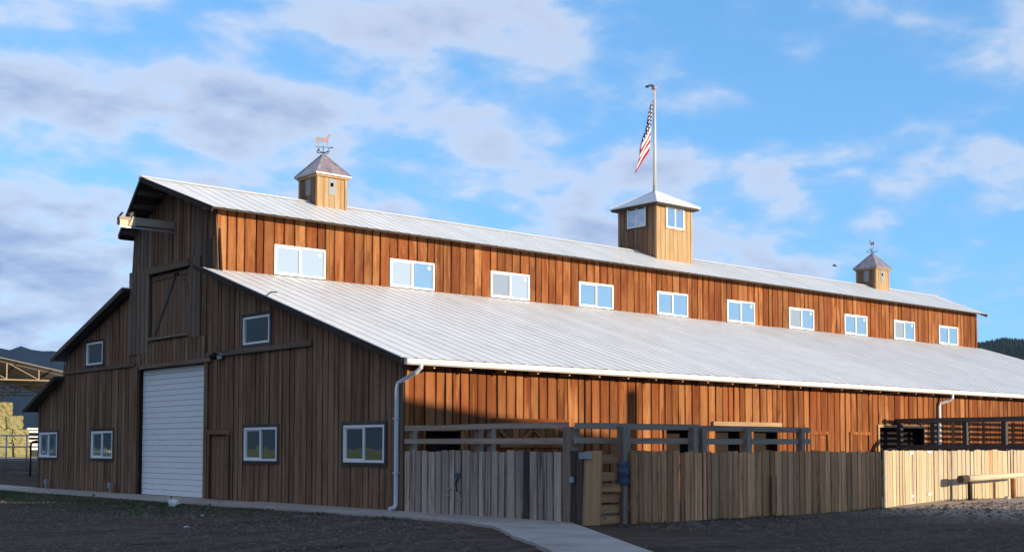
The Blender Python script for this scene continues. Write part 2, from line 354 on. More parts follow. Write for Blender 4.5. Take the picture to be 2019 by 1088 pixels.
class MB:
    """collects shapes in world coordinates; build() links them as ONE mesh object"""
    def __init__(s): s.v = []; s.f = []; s.g = []; s.e = []; s.r = []
    def add(s, verts, faces, g=None, e=None):
        s.e += list(e) if e is not None else [0.0] * len(verts)
        s.r += [random.random()] * len(verts)
        n = len(s.v); s.v += [tuple(x) for x in verts]; s.f += [tuple(i + n for i in f) for f in faces]
        s.g += list(g) if g is not None else [tuple(x) for x in verts]
        return s
    def box(s, lo, hi):
        x0, y0, z0 = lo; x1, y1, z1 = hi
        v = [(x0, y0, z0), (x1, y0, z0), (x1, y1, z0), (x0, y1, z0), (x0, y0, z1), (x1, y0, z1), (x1, y1, z1), (x0, y1, z1)]
        return s.add(v, [(0, 3, 2, 1), (4, 5, 6, 7), (0, 1, 5, 4), (1, 2, 6, 5), (2, 3, 7, 6), (3, 0, 4, 7)])
    def obox(s, c, A, B, N, la, lb, ln):
        """box centred at c with half sizes along unit axes A (grain), B, N"""
        c, A, B, N = Vector(c), Vector(A), Vector(B), Vector(N); v = []; g = []
        for a in (-1, 1):
            for b, n in ((-1, -1), (1, -1), (1, 1), (-1, 1)):
                v.append(c + A * la * a + B * lb * b + N * ln * n); g.append((lb * b, ln * n, la * a))
        return s.add(v, [(0, 3, 2, 1), (4, 5, 6, 7), (0, 1, 5, 4), (1, 2, 6, 5), (2, 3, 7, 6), (3, 0, 4, 7)], g)
    def bar(s, p, q, wdt, hgt=None, upv=(0, 0, 1)):
        p, q = Vector(p), Vector(q); A = (q - p); L = A.length; A.normalize()
        B = A.cross(Vector(upv))
        if B.length < 1e-4: B = A.cross(Vector((1, 0, 0)))
        B.normalize(); N = B.cross(A)
        return s.obox((p + q) / 2, A, B, N, L / 2, wdt / 2, (hgt or wdt) / 2)
    def tube(s, pts, r, n=10, caps=True, radii=None):
        pts = [Vector(p) for p in pts]; rings = []; L = 0; base = len(s.v); vv = []; gg = []
        for i, p in enumerate(pts):
            a = pts[max(i - 1, 0)]; b = pts[min(i + 1, len(pts) - 1)]; T = (b - a).normalized()
            U = T.cross(Vector((0, 0, 1)))
            if U.length < 1e-3: U = T.cross(Vector((1, 0, 0)))
            U.normalize(); V = T.cross(U); rr = radii[i] if radii else r
            if i: L += (p - pts[i - 1]).length
            for k in range(n):
                t = 2 * math.pi * k / n
                vv.append(p + U * math.cos(t) * rr + V * math.sin(t) * rr); gg.append((math.cos(t) * rr, math.sin(t) * rr, L))
        ff = []
        for i in range(len(pts) - 1):
            for k in range(n):
                k2 = (k + 1) % n
                ff.append((i * n + k, (i + 1) * n + k, (i + 1) * n + k2, i * n + k2))
        if caps: ff.append(tuple(range(n))); ff.append(tuple(reversed(range((len(pts) - 1) * n, len(pts) * n))))
        return s.add(vv, ff, gg)
    def prism(s, poly, A, off, thick):
        """flat outline (list of 3-D points) extruded by thick along A"""
        A = Vector(A); n = len(poly); v = [Vector(p) + A * off for p in poly] + [Vector(p) + A * (off + thick) for p in poly]
        f = [tuple(range(n)), tuple(reversed(range(n, 2 * n)))] + [(i, i + n, (i + 1) % n + n, (i + 1) % n) for i in range(n)]
        return s.add(v, f)
    def build(s, name, mat, parent=None, smooth=False, origin=None, fix=True):
        me = bpy.data.meshes.new(name); v = np.array([tuple(x) for x in s.v], float)
        if origin is None: origin = Vector(((v[:, 0].min() + v[:, 0].max()) / 2, (v[:, 1].min() + v[:, 1].max()) / 2, v[:, 2].min()))
        o0 = np.array(tuple(origin))
        me.from_pydata((v - o0).tolist(), [], s.f)
        at = me.attributes.new('g', 'FLOAT_VECTOR', 'POINT'); at.data.foreach_set('vector', np.array([tuple(x) for x in s.g], np.float32).ravel())
        ae = me.attributes.new('ed', 'FLOAT', 'POINT'); ae.data.foreach_set('value', np.array(s.e, np.float32))
        ar = me.attributes.new('rnd', 'FLOAT', 'POINT'); ar.data.foreach_set('value', np.array(s.r, np.float32))
        if fix:
            bm = bmesh.new(); bm.from_mesh(me); bmesh.ops.recalc_face_normals(bm, faces=bm.faces); bm.to_mesh(me); bm.free()
        if smooth: me.polygons.foreach_set('use_smooth', [True] * len(me.polygons))
        me.materials.append(M[mat] if isinstance(mat, str) else mat)
        o = bpy.data.objects.new(name, me)
        return link(o, parent, origin)

def plank_mb(mb, base, A, B, N, w, h0, h1, t, b0=0.0, b1=0.0, wob=0.008, seg=3, n0=0.0):
    """rough sawn plank standing on base; A along, B across, N outward. h0/h1 end heights at the two edges"""
    base, A, B, N = Vector(base), Vector(A), Vector(B), Vector(N); v = []; g = []; e = []
    jl = [random.uniform(-wob, wob) for _ in range(seg + 1)]; jr = [random.uniform(-wob, wob) for _ in range(seg + 1)]
    for k in range(seg + 1):
        f = k / seg
        al = b0 + (h0 - b0) * f; ar = b1 + (h1 - b1) * f
        for side, a, j in ((-1, al, jl[k]), (1, ar, jr[k])):
            bb = side * w / 2 + j
            for n in (n0, n0 + t):
                v.append(base + A * a + B * bb + N * n); g.append((bb, n, a)); e.append(side)
    f = []
    for k in range(seg):
        o, q = k * 4, k * 4 + 4
        f += [(o + 1, o + 3, q + 3, q + 1), (o + 0, q + 0, q + 2, o + 2), (o + 0, o + 1, q + 1, q + 0), (o + 2, q + 2, q + 3, o + 3)]
    f += [(0, 2, 3, 1), (seg * 4, seg * 4 + 1, seg * 4 + 3, seg * 4 + 2)]
    return mb.add(v, f, g, e)

def plank(name, mat, parent, *a, **k):
    return plank_mb(MB(), *a, **k).build(name, mat, parent)

def breaks(u0, u1, forced, wlo, whi):
    pts = sorted([u0, u1] + [x for x in forced if u0 + 0.03 < x < u1 - 0.03]); out = []
    for a, b in zip(pts, pts[1:]):
        if b - a < 0.02: continue
        n = max(1, round((b - a) / ((wlo + whi) / 2))); ws = [random.uniform(wlo, whi) for _ in range(n)]; s = sum(ws); c = a
        for x in ws:
            out.append((c, c + x * (b - a) / s)); c += x * (b - a) / s
    return out

def zspans(um, zb, zt, holes):
    spans = [(zb, zt)]
    for (a, b, lo, hi) in holes:
        if a - 1e-4 <= um <= b + 1e-4:
            ns = []
            for (p, q) in spans:
                if hi <= p or lo >= q: ns.append((p, q)); continue
                if lo > p + 0.02: ns.append((p, lo))
                if hi < q - 0.02: ns.append((hi, q))
            spans = ns
    return spans

# ================================================================== SETTING
def hmap(x, y):
    """ground height: level yard, a low bank behind the barn, rolling pasture beyond"""
    def ss(a, b, v):
        t = np.clip((v - a) / (b - a), 0, 1); return t * t * (3 - 2 * t)
    z = 0.9 * ss(30, 40, y) * ss(-16, -6, x)
    z = z + 0.10 * ss(6, 14, x) * (1 - ss(-9, -3, y)) * ss(-22, -8, y)
    z = z - 0.06 * ss(1.0, 4.0, -x - 1.7 - 0.25 * np.maximum(-y - 4, 0)) * (1 - ss(34, 44, y)) * ss(-30, -20, y)
    # pasture slope rising away to the west (out of frame, seen in the gable windows)
    z = z + 1.2 * ss(45, 260, -x) + 5 * ss(160, 500, y) * ss(-40, 60, x)
    z = z + 0.03 * np.sin(x * 0.9 + 1.3 * np.sin(y * 0.5)) * np.sin(y * 0.7) * ss(2.4, 5, np.maximum(-x - 0.3, -y - 5.2))
    return z
gx = np.concatenate([-np.geomspace(4000, 42, 26), np.arange(-40, 60, 0.8), np.geomspace(62, 4000, 26)])
gy = np.concatenate([-np.geomspace(4000, 42, 22), np.arange(-40, 60, 0.8), np.geomspace(62, 4000, 26)])
XX, YY = np.meshgrid(gx, gy); ZZ = hmap(XX, YY)
nxg, nyg = len(gx), len(gy)
idx = np.arange(nxg * nyg).reshape(nyg, nxg)
fc = np.stack([idx[:-1, :-1], idx[:-1, 1:], idx[1:, 1:], idx[1:, :-1]], -1).reshape(-1, 4)
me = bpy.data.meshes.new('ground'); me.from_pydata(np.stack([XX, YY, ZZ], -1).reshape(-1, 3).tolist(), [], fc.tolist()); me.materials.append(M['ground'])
me.polygons.foreach_set('use_smooth', [True] * len(me.polygons))
tag(link(bpy.data.objects.new('ground', me)), kind='structure')

def hill(name, az0, az1, naz, r0, rc, r1, hfun, mat):
    """range of hills: angle measured from +X, foot at r0, crest near rc, back at r1"""
    mb = MB(); nr = 14; az = np.linspace(R(az0), R(az1), naz); V = []
    for a in az:
        for j in range(nr):
            t = j / (nr - 1); r = r0 + (r1 - r0) * t
            pr = math.sin(math.pi * min(1, t / (2 * (rc - r0) / (r1 - r0)))) if t < (rc - r0) / (r1 - r0) else math.cos((t - (rc - r0) / (r1 - r0)) / (1 - (rc - r0) / (r1 - r0)) * math.pi / 2)
            h = hfun(a, r) * pr
            V.append((r * math.cos(a) - 18.9, r * math.sin(a) - 26.1, h + (-3 if j in (0, nr - 1) else 0)))
    F = [(i * nr + j, (i + 1) * nr + j, (i + 1) * nr + j + 1, i * nr + j + 1) for i in range(naz - 1) for j in range(nr - 1)]
    mb.add(V, F); o = mb.build(name, mat, None, smooth=True, origin=Vector((0, 0, 0)))
    return tag(o, kind='structure')
def fb(a, k, s):
    return sum(math.sin(a * k * 1.9 ** i + s * (i + 1) * 1.7) / 1.7 ** i for i in range(6))
def h_far(a, r): return 2700 * (0.069 + 0.040 * min(1, max(0, (math.degrees(a) - 80) / 25)) + 0.0045 * fb(a, 9, 1.0) + 0.0025 * math.sin(r * 0.004 + a * 30) + 0.0012 * math.sin(a * 170 + 3 * math.sin(a * 61)))
hill('hills', 35, 215, 420, 1500, 2700, 3600, h_far, 'hill')
hill('hills', -145, 5, 160, 1800, 2700, 3600, lambda a, r: 2700 * (0.03 + 0.004 * fb(a, 9, 2.0)), 'hill')
def h_near(a, r): return 1580 * (0.0745 - 0.085 * (a - R(26.9)) + 0.0022 * fb(a, 26, 2.4))
hill('wooded_hill', -4, 34, 140, 660, 1580, 2600, h_near, 'hill2')

# conifers on the right-hand hill: nobody could count them
NT = 9000
aa = R(20) + rng.random(NT) * R(13); r_ = 960 + 660 * np.sqrt(rng.random(NT))
V = []; F = []
for a, r in zip(aa, r_):
    t = (r - 660) / 1940; tcx = 920 / 1940
    pr = math.sin(math.pi * min(1, t / (2 * tcx))) if t < tcx else math.cos((t - tcx) / (1 - tcx) * math.pi / 2)
    z = h_near(a, r) * pr - 0.8; x = r * math.cos(a) - 18.9; y = r * math.sin(a) - 26.1
    h = random.uniform(4.0, 8.0); q = h * random.uniform(0.16, 0.24); b = len(V); ph = random.random() * 6
    for lvl, (zz0, rr) in enumerate(((0.08, 1.0), (0.40, 0.72))):
        for k in range(5):
            tt = ph + k * 1.2566 + lvl; V.append((x + math.cos(tt) * q * rr, y + math.sin(tt) * q * rr, z + h * zz0))
    V.append((x, y, z + h * 0.62)); V.append((x, y, z + h))
    F += [(b + k, b + (k + 1) % 5, b + 10) for k in range(5)] + [(b + 5 + k, b + 5 + (k + 1) % 5, b + 11) for k in range(5)]
tag(MB().add(V, F).build('conifer_forest', 'conifer', None, origin=Vector((0, 0, 0)), fix=False), 'dark conifer forest covering the hill beyond the barn', 'forest', kind='stuff')

# concrete walk along the gable, bending out towards the camera past the fence
outer = [(-1.9, 33), (-1.9, 26), (-2.05, 20), (-1.95, 16.3), (-1.88, 10.4), (-1.95, 5.6), (-1.80, 1.75), (-1.70, -1.2), (-1.62, -3.2), (-1.75, -4.6), (-2.15, -6.0), (-2.75, -7.1), (-3.4, -8.0), (-4.35, -9.6), (-5.3, -11.2), (-8.6, -16.6), (-12.5, -22.5), (-16.6, -28.5)]
inner = [(0.4, 33), (0.0, 26), (0.0, 20), (0.0, 16.3), (0.0, 10.4), (0.0, 5.6), (0.0, 1.75), (0.0, -1.2), (0.0, -3.2), (0.0, -4.9), (0.05, -6.05), (-0.35, -6.65), (-0.95, -7.55), (-2.45, -9.75), (-4.05, -12.1), (-7.3, -17.0), (-11.2, -23.0), (-15.3, -29.0)]
def fine_line(pts, step_n):
    out = []
    for (a, b) in zip(pts, pts[1:]):
        for k in range(step_n): out.append((a[0] + (b[0] - a[0]) * k / step_n, a[1] + (b[1] - a[1]) * k / step_n))
    return out + [pts[-1]]
outer = fine_line(outer, 8); inner = fine_line(inner, 8)
mb = MB(); V = []; F = []
for k, (a, b) in enumerate(zip(outer, inner)):
    jx = 0.04 * math.sin(k * 0.9) * math.sin(k * 0.37) + random.uniform(-0.022, 0.022); zt = 0.055 if k > 36 else 0.03
    V += [(a[0] + jx, a[1], zt), (b[0], b[1], zt), (a[0] + jx, a[1], -0.2), (b[0], b[1], -0.2)]
for k in range(len(outer) - 1):
    o, q = 4 * k, 4 * k + 4
    F += [(o, o + 1, q + 1, q), (o, q, q + 2, o + 2), (o + 1, o + 3, q + 3, q + 1), (o + 2, q + 2, q + 3, o + 3)]
F += [(0, 2, 3, 1), (len(V) - 4, len(V) - 3, len(V) - 1, len(V) - 2)]
tag(MB().add(V, F).build('path', 'conc', None, origin=Vector((0, 0, 0))), kind='structure')

# ================================================================== BARN
LEN = 47.52; YM0, YM1 = 10.33, 16.50; YT = 22.75; YE = 25.50
ZR = 7.36; ZME = 9.28; ZRI = 10.68; YRI = 13.42
barn = tag(empty('barn'), 'long wooden monitor barn with ribbed grey metal roofs and white windows', 'barn')
def roofz(y):
    """underside line of the roofs over the gable"""
    if y < YM0: return ZR - (YM0 - y) * 0.318 - 0.09
    if y <= YM1: return ZRI - abs(y - YRI) * 0.394 - 0.14
    if y <= YT: return 7.30 - (y - YM1) * 0.318 - 0.14
    return 4.46 - (y - YT) * 0.365 - 0.10

BOARDN = [0]
def clad(wall_name, O, U, N, u0, u1, forced, ztop, holes, wlo, whi, mat, zbase=0.02, extra_split=None, matfun=None, far=None, gap=(0.012, 0.032), core=True, skipcore=()):
    """core wall with openings plus one board object per board"""
    O, U, N = Vector(O), Vector(U), Vector(N)
    forced = list(forced) + [e for h in holes for e in h[:2]]
    br = breaks(u0, u1, forced, wlo, whi)
    cm = MB()
    for (a, b) in br:
        um = (a + b) / 2
        for (p, q) in zspans(um, zbase, 1e3, [h for h in holes if not (len(h) > 4 and h[4] == 'blind')]):
            qa = min(q, ztop(a)); qb = min(q, ztop(b))
            if qa <= p or qb <= p: continue
            v = [O + U * a + Vector((0, 0, p)), O + U * b + Vector((0, 0, p)), O + U * b + Vector((0, 0, qb)), O + U * a + Vector((0, 0, qa))]
            v = [x - N * 0.035 for x in v] + [x - N * 0.11 for x in v]
            cm.add(v, [(0, 1, 2, 3), (7, 6, 5, 4), (0, 4, 5, 1), (1, 5, 6, 2), (2, 6, 7, 3), (3, 7, 4, 0)])
    wall = cm.build(wall_name, 'back', barn)
    farmb = MB()
    for (a, b) in br:
        um = (a + b) / 2; g = random.uniform(*gap); wd = b - a - g
        hs = [h[:4] for h in holes]
        if extra_split: hs += [(s0, s1, z - 0.004, z + 0.004) for (s0, s1, z) in extra_split]
        pro = random.choice((0.0, 0.0, 0.010, 0.016)) 
        for (p, q) in zspans(um, zbase, 1e3, hs):
            h0 = min(q, ztop(a)); h1 = min(q, ztop(b))
            if h0 - p < 0.05 and h1 - p < 0.05: continue
            mt = matfun(um, p) if matfun else mat
            base = O + U * um + Vector((0, 0, p)); dz = random.uniform(0, 0.03) if p < 0.1 else 0
            args = (base, (0, 0, 1), U, N, wd, max(h0 - p, 0.03), max(h1 - p, 0.03), 0.024, dz, dz)
            if far and far(um): plank_mb(farmb, *args, n0=pro, seg=1)
            else:
                plank('board', mt, wall, *args, n0=pro, seg=3); BOARDN[0] += 1
    if farmb.v: tag(farmb.build('far_boards', mat, wall), kind='stuff')
    return wall

# --- gable wall (plane X = 0, facing -X); u = Y
G_WIN = [(0.82, 2.75, 1.27, 2.27), (6.30, 8.26, 1.27, 2.27), (18.03, 19.96, 1.27, 2.27), (23.35, 25.27, 1.27, 2.27)]
G_UP = [(6.80, 8.40, 4.81, 5.65), (19.04, 20.57, 4.78, 5.62)]
GDOOR = (10.87, 15.87, 0.0, 4.40); LOFT = (12.10, 15.05, 5.47, 7.66); MDOOR = (9.32, 10.48, 0.0, 2.06)
ghol = G_WIN + G_UP + [GDOOR, LOFT, MDOOR]
splits = [(4.4, 10.8, 4.62), (15.9, 22.75, 4.60), (10.8, 16.0, 5.27)]
def gmat(u, p):
    if 15.0 < u < 16.6 and p > 4.4: return 'gablegrey'
    if 11.2 < u < 12.1 and p > 5.2: return 'gablegrey'
    return 'gable'
clad('gable_wall', (0, 0, 0), (0, 1, 0), (-1, 0, 0), 0.0, YE, [4.4, YM0, 10.8, 11.25, 16.0, YM1, YT], roofz, ghol, 0.20, 0.36, 'gable', extra_split=splits, matfun=gmat, far=lambda u: u > YM1 + 0.2)
# --- lower long wall (plane Y = 0, facing -Y); u = X
S_HOL = [(0.62, 1.80, 1.55, 2.10), (9.85, 11.10, 1.45, 2.22), (14.15, 15.45, 1.0, 2.26), (12.25, 13.45, 1.0, 2.26), (21.50, 24.55, 1.2, 2.44)]
zlow = lambda u: 3.80
clad('side_wall', (0, 0, 0), (1, 0, 0), (0, -1, 0), 0.0, LEN, [], zlow, S_HOL, 0.24, 0.42, 'side', far=lambda u: u > 22.5, gap=(0.022, 0.050))
# --- monitor wall (plane Y = YM0)
WX = [2.094, 6.774, 11.454, 16.113, 20.776, 25.449, 30.043, 34.602, 39.069, 43.492]; WW = 1.983; WZ0, WZ1 = 7.405, 8.414
mhol = [(x, x + WW, WZ0 - 0.3, WZ1) for x in WX]
clad('monitor_wall', (0, YM0, 0), (1, 0, 0), (0, -1, 0), 0.0, LEN, [], lambda u: 9.36, mhol, 0.27, 0.47, 'side', zbase=7.2, far=lambda u: u > 26.0, gap=(0.018, 0.042))
# --- unseen sides closed with plain walls
mb = MB()
mb.box((LEN - 0.1, 0, 0), (LEN - 0.02, YE, 3.6)); mb.box((LEN - 0.1, 3.0, 3.6), (LEN - 0.02, YT, 5.2)); mb.box((LEN - 0.1, YM0, 5.2), (LEN - 0.02, YM1, 9.2))
mb.prism([(LEN - 0.1, YM0, 9.2), (LEN - 0.1, YM1, 9.2), (LEN - 0.1, YRI, 10.5)], (1, 0, 0), 0, 0.08)
mb.box((0.1, YM1 - 0.09, 7.0), (LEN - 0.1, YM1 - 0.01, 9.3)); mb.box((0.1, YT - 0.09, 4.0), (LEN - 0.1, YT - 0.01, 5.1)); mb.box((0.1, YE - 0.09, 0), (LEN - 0.1, YE - 0.01, 3.4))
mb.build('rear_wall', 'gable', barn)

# --- corner boards, belt rails, posts and trim on the gable
def pk(name, mat, base, A, B, N, w, h, t, n0=0.0, par=barn, wob=0.005, seg=3):
    return plank(name, mat, par, base, A, B, N, w, h, h, t, wob=wob, seg=seg, n0=n0)
NX = (-1, 0, 0); NY = (0, -1, 0); ZU = (0, 0, 1); YU = (0, 1, 0); XU = (1, 0, 0)
pk('corner_board', 'gablegrey', (0, 0.02, 0.02), ZU, YU, NX, 0.13, 3.85, 0.03, 0.043)
pk('corner_board', 'side', (0.02, 0, 0.02), ZU, XU, NY, 0.13, 3.75, 0.03, 0.043)
pk('corner_board', 'side', (0.05, YM0, 7.35), ZU, XU, NY, 0.13, 1.95, 0.03, 0.043)
pk('corner_board', 'side', (LEN - 0.06, YM0, 7.2), ZU, XU, NY, 0.16, 2.1, 0.03, 0.043)
pk('belt_rail', 'gablegrey', (0, 4.38, 4.63), YU, ZU, NX, 0.16, 6.36, 0.09, 0.03)
pk('belt_rail', 'gablegrey', (0, 16.15, 4.60), YU, ZU, NX, 0.13, 6.5, 0.07, 0.03)
pk('door_post', 'gable', (0, 10.74, 0.02), ZU, YU, NX, 0.24, 4.5, 0.07, 0.03)
pk('door_post', 'gable', (0, 16.03, 0.02), ZU, YU, NX, 0.30, 4.5, 0.07, 0.03)
pk('door_header', 'gablegrey', (0, 10.42, 4.47), YU, ZU, NX, 0.13, 5.3, 0.10, 0.03)
# short proud boards over the big door
for (a, b) in breaks(10.85, 15.95, [], 0.24, 0.34):
    plank('board', 'gable', barn, (0, (a + b) / 2, 4.50), ZU, YU, NX, b - a - 0.022, 0.77 + random.uniform(-.03, .03), 0.77 + random.uniform(-.03, .03), 0.03, n0=0.05)
# loft door with head, sill, side posts
pk('loft_header', 'gablegrey', (0, 11.95, 7.77), YU, ZU, NX, 0.22, 3.1, 0.16, 0.03)
pk('loft_sill', 'gablegrey', (0, 12.0, 5.42), YU, ZU, NX, 0.10, 3.0, 0.10, 0.03)
for (a, b) in ((11.22, 11.52), (11.53, 11.80), (11.81, 12.09)):
    plank('board', 'gablegrey', barn, (0, (a + b) / 2, 5.26), ZU, YU, NX, b - a, 2.66, 2.66, 0.05, n0=0.045)
for (a, b) in ((15.08, 15.38), (15.40, 15.72), (15.74, 16.08), (16.10, 16.40), (16.42, 16.72)):
    z1 = 7.93 - random.uniform(0, .03)
    plank('board', 'gablegrey', barn, (0, (a + b) / 2, 4.95), ZU, YU, NX, b - a - .012, z1 - 4.95, z1 - 4.95, 0.05, n0=0.045)
loft = MB().box((0.03, 12.10, 5.47), (0.07, 15.05, 7.66)).build('loft_door', 'back', barn)
for (a, b) in breaks(12.13, 15.02, [], 0.26, 0.36):
    plank('plank', 'loft', loft, (0.03, (a + b) / 2, 5.5), ZU, YU, NX, b - a - 0.012, 2.13, 2.13, 0.03)
def brace(par, p, q, w, t, N, mat):
    p, q = Vector(p), Vector(q); A = (q - p); L = A.length; A.normalize(); B = A.cross(Vector(N)).normalized()
    return plank('brace', mat, par, p, A, B, N, w, L, L, t, wob=0.003)
brace(loft, (0.0, 14.72, 5.55), (0.0, 13.15, 7.55), 0.12, 0.03, NX, 'trim')
brace(loft, (0.0, 12.25, 7.0), (0.0, 13.05, 7.55), 0.11, 0.03, NX, 'loft')
pk('rail', 'loft', (0.0, 12.15, 7.52), YU, ZU, NX, 0.16, 2.8, 0.03, 0.0, par=loft)
# plain sheet beside the lean-to roof top
MB().box((-0.055, 10.40, 7.44), (-0.03, 10.98, 8.40)).build('flashing', M['soffit'], barn)
MB().box((-0.075, 10.335, 7.44), (-0.015, 10.40, 8.42)).build('flashing', 'side', barn)
# small plank door beside the garage door
md = MB().box((0.02, 9.32, 0.03), (0.06, 10.48, 2.06)).build('side_door', 'back', barn)
for (a, b) in breaks(9.34, 10.46, [], 0.25, 0.30): plank('plank', 'loft', md, (0.02, (a + b) / 2, 0.05), ZU, YU, NX, b - a - 0.012, 1.98, 1.98, 0.025)
pk('door_casing', 'gable', (0, 9.24, 0.03), ZU, YU, NX, 0.15, 2.05, 0.04, 0.042)
pk('door_casing', 'gable', (0, 10.555, 0.03), ZU, YU, NX, 0.14, 2.05, 0.04, 0.042)
pk('door_casing', 'gable', (0, 9.15, 2.16), YU, ZU, NX, 0.17, 1.50, 0.04, 0.043)
MB().box((-0.03, 9.42, 1.0), (0.0, 9.47, 1.14)).build('handle', 'iron', md)

# --- garage door, one object per slat
gd = MB().box((0.14, 10.87, 0.02), (0.16, 15.87, 4.40)).build('garage_door', 'back', barn)
nsl = 23; hs = 4.36 / nsl
for k in range(nsl):
    z0 = 0.03 + k * hs; d = random.uniform(-0.004, 0.004)
    MB().add([(0.13 + d, 10.88, z0 + 0.006), (0.13 + d, 15.86, z0 + 0.006), (0.112 + d, 15.86, z0 + 0.012), (0.112 + d, 10.88, z0 + 0.012), (0.114 + d, 10.88, z0 + hs - 0.008), (0.114 + d, 15.86, z0 + hs - 0.008), (0.13 + d, 15.86, z0 + hs - 0.001), (0.13 + d, 10.88, z0 + hs - 0.001)],
        [(0, 1, 2, 3), (3, 2, 5, 4), (4, 5, 6, 7), (0, 3, 4, 7), (1, 6, 5, 2), (0, 7, 6, 1)]).build('slat', 'door', gd)
MB().box((-0.02, 10.87, 0.0), (0.2, 15.87, 0.022)).build('threshold', 'conc', barn)

# --- windows
def window(par, O, U, N, w, h, mats=('glass', 'glass'), casing=None, lites=2, sticker=False, nm='window'):
    """white slider: frame, meeting stile, panes; O = lower corner on the wall face"""
    O, U, N = Vector(O), Vector(U), Vector(N); Z = Vector((0, 0, 1)); fwid = 0.065
    def bx(mb, u0, u1, z0, z1, n0, n1):
        c = O + U * (u0 + u1) / 2 + Z * (z0 + z1) / 2 + N * (n0 + n1) / 2
        return mb.obox(c, Z, U, N, (z1 - z0) / 2, (u1 - u0) / 2, (n1 - n0) / 2)
    mb = MB(); bx(mb, 0, w, 0, fwid, -0.02, 0.055); bx(mb, 0, w, h - fwid, h, -0.02, 0.055); bx(mb, 0, fwid, fwid, h - fwid, -0.02, 0.0545); bx(mb, w - fwid, w, fwid, h - fwid, -0.02, 0.0545)
    fr = mb.build(nm, 'white', par)
    if lites == 2:
        st = MB(); bx(st, w / 2 - 0.035, w / 2 + 0.035, fwid, h - fwid, -0.01, 0.048); st.build('stile', 'white', fr)
        sash = MB()
        for (a, b) in ((fwid, fwid + 0.035),): bx(sash, a, b, fwid, h - fwid, -0.01, 0.03)
        bx(sash, fwid + .035, w / 2 - .035, fwid, fwid + 0.035, -0.01, 0.03); bx(sash, fwid + .035, w / 2 - .035, h - fwid - 0.035, h - fwid, -0.01, 0.03)
        sash.build('sash', 'white', fr)
        for i, (a, b) in enumerate(((fwid, w / 2 - 0.035), (w / 2 + 0.035, w - fwid))):
            pm = MB(); bx(pm, a, b, fwid, h - fwid, 0.0 + 0.012 * i, 0.006 + 0.012 * i); pm.build('pane', mats[i], fr)
    else:
        pm = MB(); bx(pm, fwid, w - fwid, fwid, h - fwid, 0.0, 0.006); pm.build('pane', mats[0], fr)
    if sticker:
        sm = MB(); c = O + U * (w - 0.22) + Z * (h - 0.2) + N * 0.021
        sm.tube([c, c + N * 0.002], 0.07, 12); sm.build('sticker', 'white', fr)
    if casing:
        cw = 0.10; cm = MB()
        bx(cm, -cw, 0, -cw, h + cw, 0.015, 0.05); bx(cm, w, w + cw, -cw, h + cw, 0.015, 0.05); bx(cm, 0, w, -cw, 0, 0.015, 0.05); bx(cm, 0, w, h, h + cw, 0.015, 0.05)
        cm.build('casing', casing, fr)
    return fr
MW = [('blind', 'blind'), ('blind', 'glass'), ('screen', 'blind'), ('glass', 'glass'), ('glass', 'glass'), ('glass', 'glass'), ('screen', 'glass'), ('glass', 'glass'), ('screen', 'glass'), ('glass', 'glass')]
for k, x in enumerate(WX): window(barn, (x, YM0 - 0.01, WZ0), XU, NY, WW, WZ1 - WZ0, MW[k], None, sticker=k not in (3, 4, 9))
for (a, b, z0, z1) in G_WIN: window(barn, (-0.012, b, z0), (0, -1, 0), NX, b - a, z1 - z0, ('gglass', 'gglass'), 'trim')
for (a, b, z0, z1) in G_UP: window(barn, (-0.012, b, z0), (0, -1, 0), NX, b - a, z1 - z0, ('gglass',), 'trim', lites=1)

# --- doors and openings along the long wall, behind the corral
def frame_y(x0, x1, z0, z1, mat='tan', cw=0.12):
    fr = MB().box((x0 - cw, -0.085, z1), (x1 + cw, -0.045, z1 + cw)).build('opening_frame', mat, barn)
    for x in (x0 - cw, x1): MB().box((x, -0.084, z0), (x + cw, -0.046, z1 - 0.001)).build('jamb', mat, fr)
    return fr
def stall_door(x0, x1, z1, xb=True):
    d = MB().box((x0, -0.075, 0.1), (x1, -0.05, z1)).build('stall_door', 'side', barn)
    for (a, b) in breaks(x0, x1, [], 0.22, 0.3): plank('plank', 'side', d, ((a + b) / 2, -0.078, 0.1), ZU, XU, NY, b - a - 0.012, z1 - .1, z1 - .1, 0.022)
    if xb:
        brace(d, (x0 + .05, -0.102, z1 - 0.12), (x1 - .05, -0.102, 1.25), 0.12, 0.03, NY, 'side'); brace(d, (x1 - .05, -0.134, z1 - 0.12), (x0 + .05, -0.134, 1.25), 0.12, 0.03, NY, 'side')
        pk('rail', 'side', (x0, -0.102, 1.72), XU, ZU, NY, 0.10, x1 - x0, 0.03, 0.07, par=d)
    return d
stall_door(3.05, 4.30, 2.28); stall_door(4.34, 5.60, 2.28)
pk('door_track', 'side', (2.95, 0, 2.40), XU, ZU, NY, 0.14, 2.75, 0.06, 0.05)
pk('door_track', 'tan', (12.05, 0, 2.45), XU, ZU, NY, 0.14, 3.55, 0.07, 0.05)
stall_door(13.50, 14.10, 2.26, False)
frame_y(0.62, 1.80, 1.55, 2.10, 'side', 0.08); frame_y(9.85, 11.10, 1.45, 2.22, 'side', 0.10)
frame_y(17.2, 18.25, 0.9, 2.14, 'side'); stall_door(17.2, 18.05, 2.12, False)
frame_y(19.75, 20.8, 0.9, 2.14, 'side'); stall_door(19.75, 20.6, 2.12, False)
frame_y(21.50, 24.55, 1.2, 2.44, 'tan', 0.10)
# near-black sheet behind the openings stands in for the shade inside
MB().box((0.3, 0.35, 0.0), (47, 0.40, 3.6)).build('dark_backing', 'back', barn)

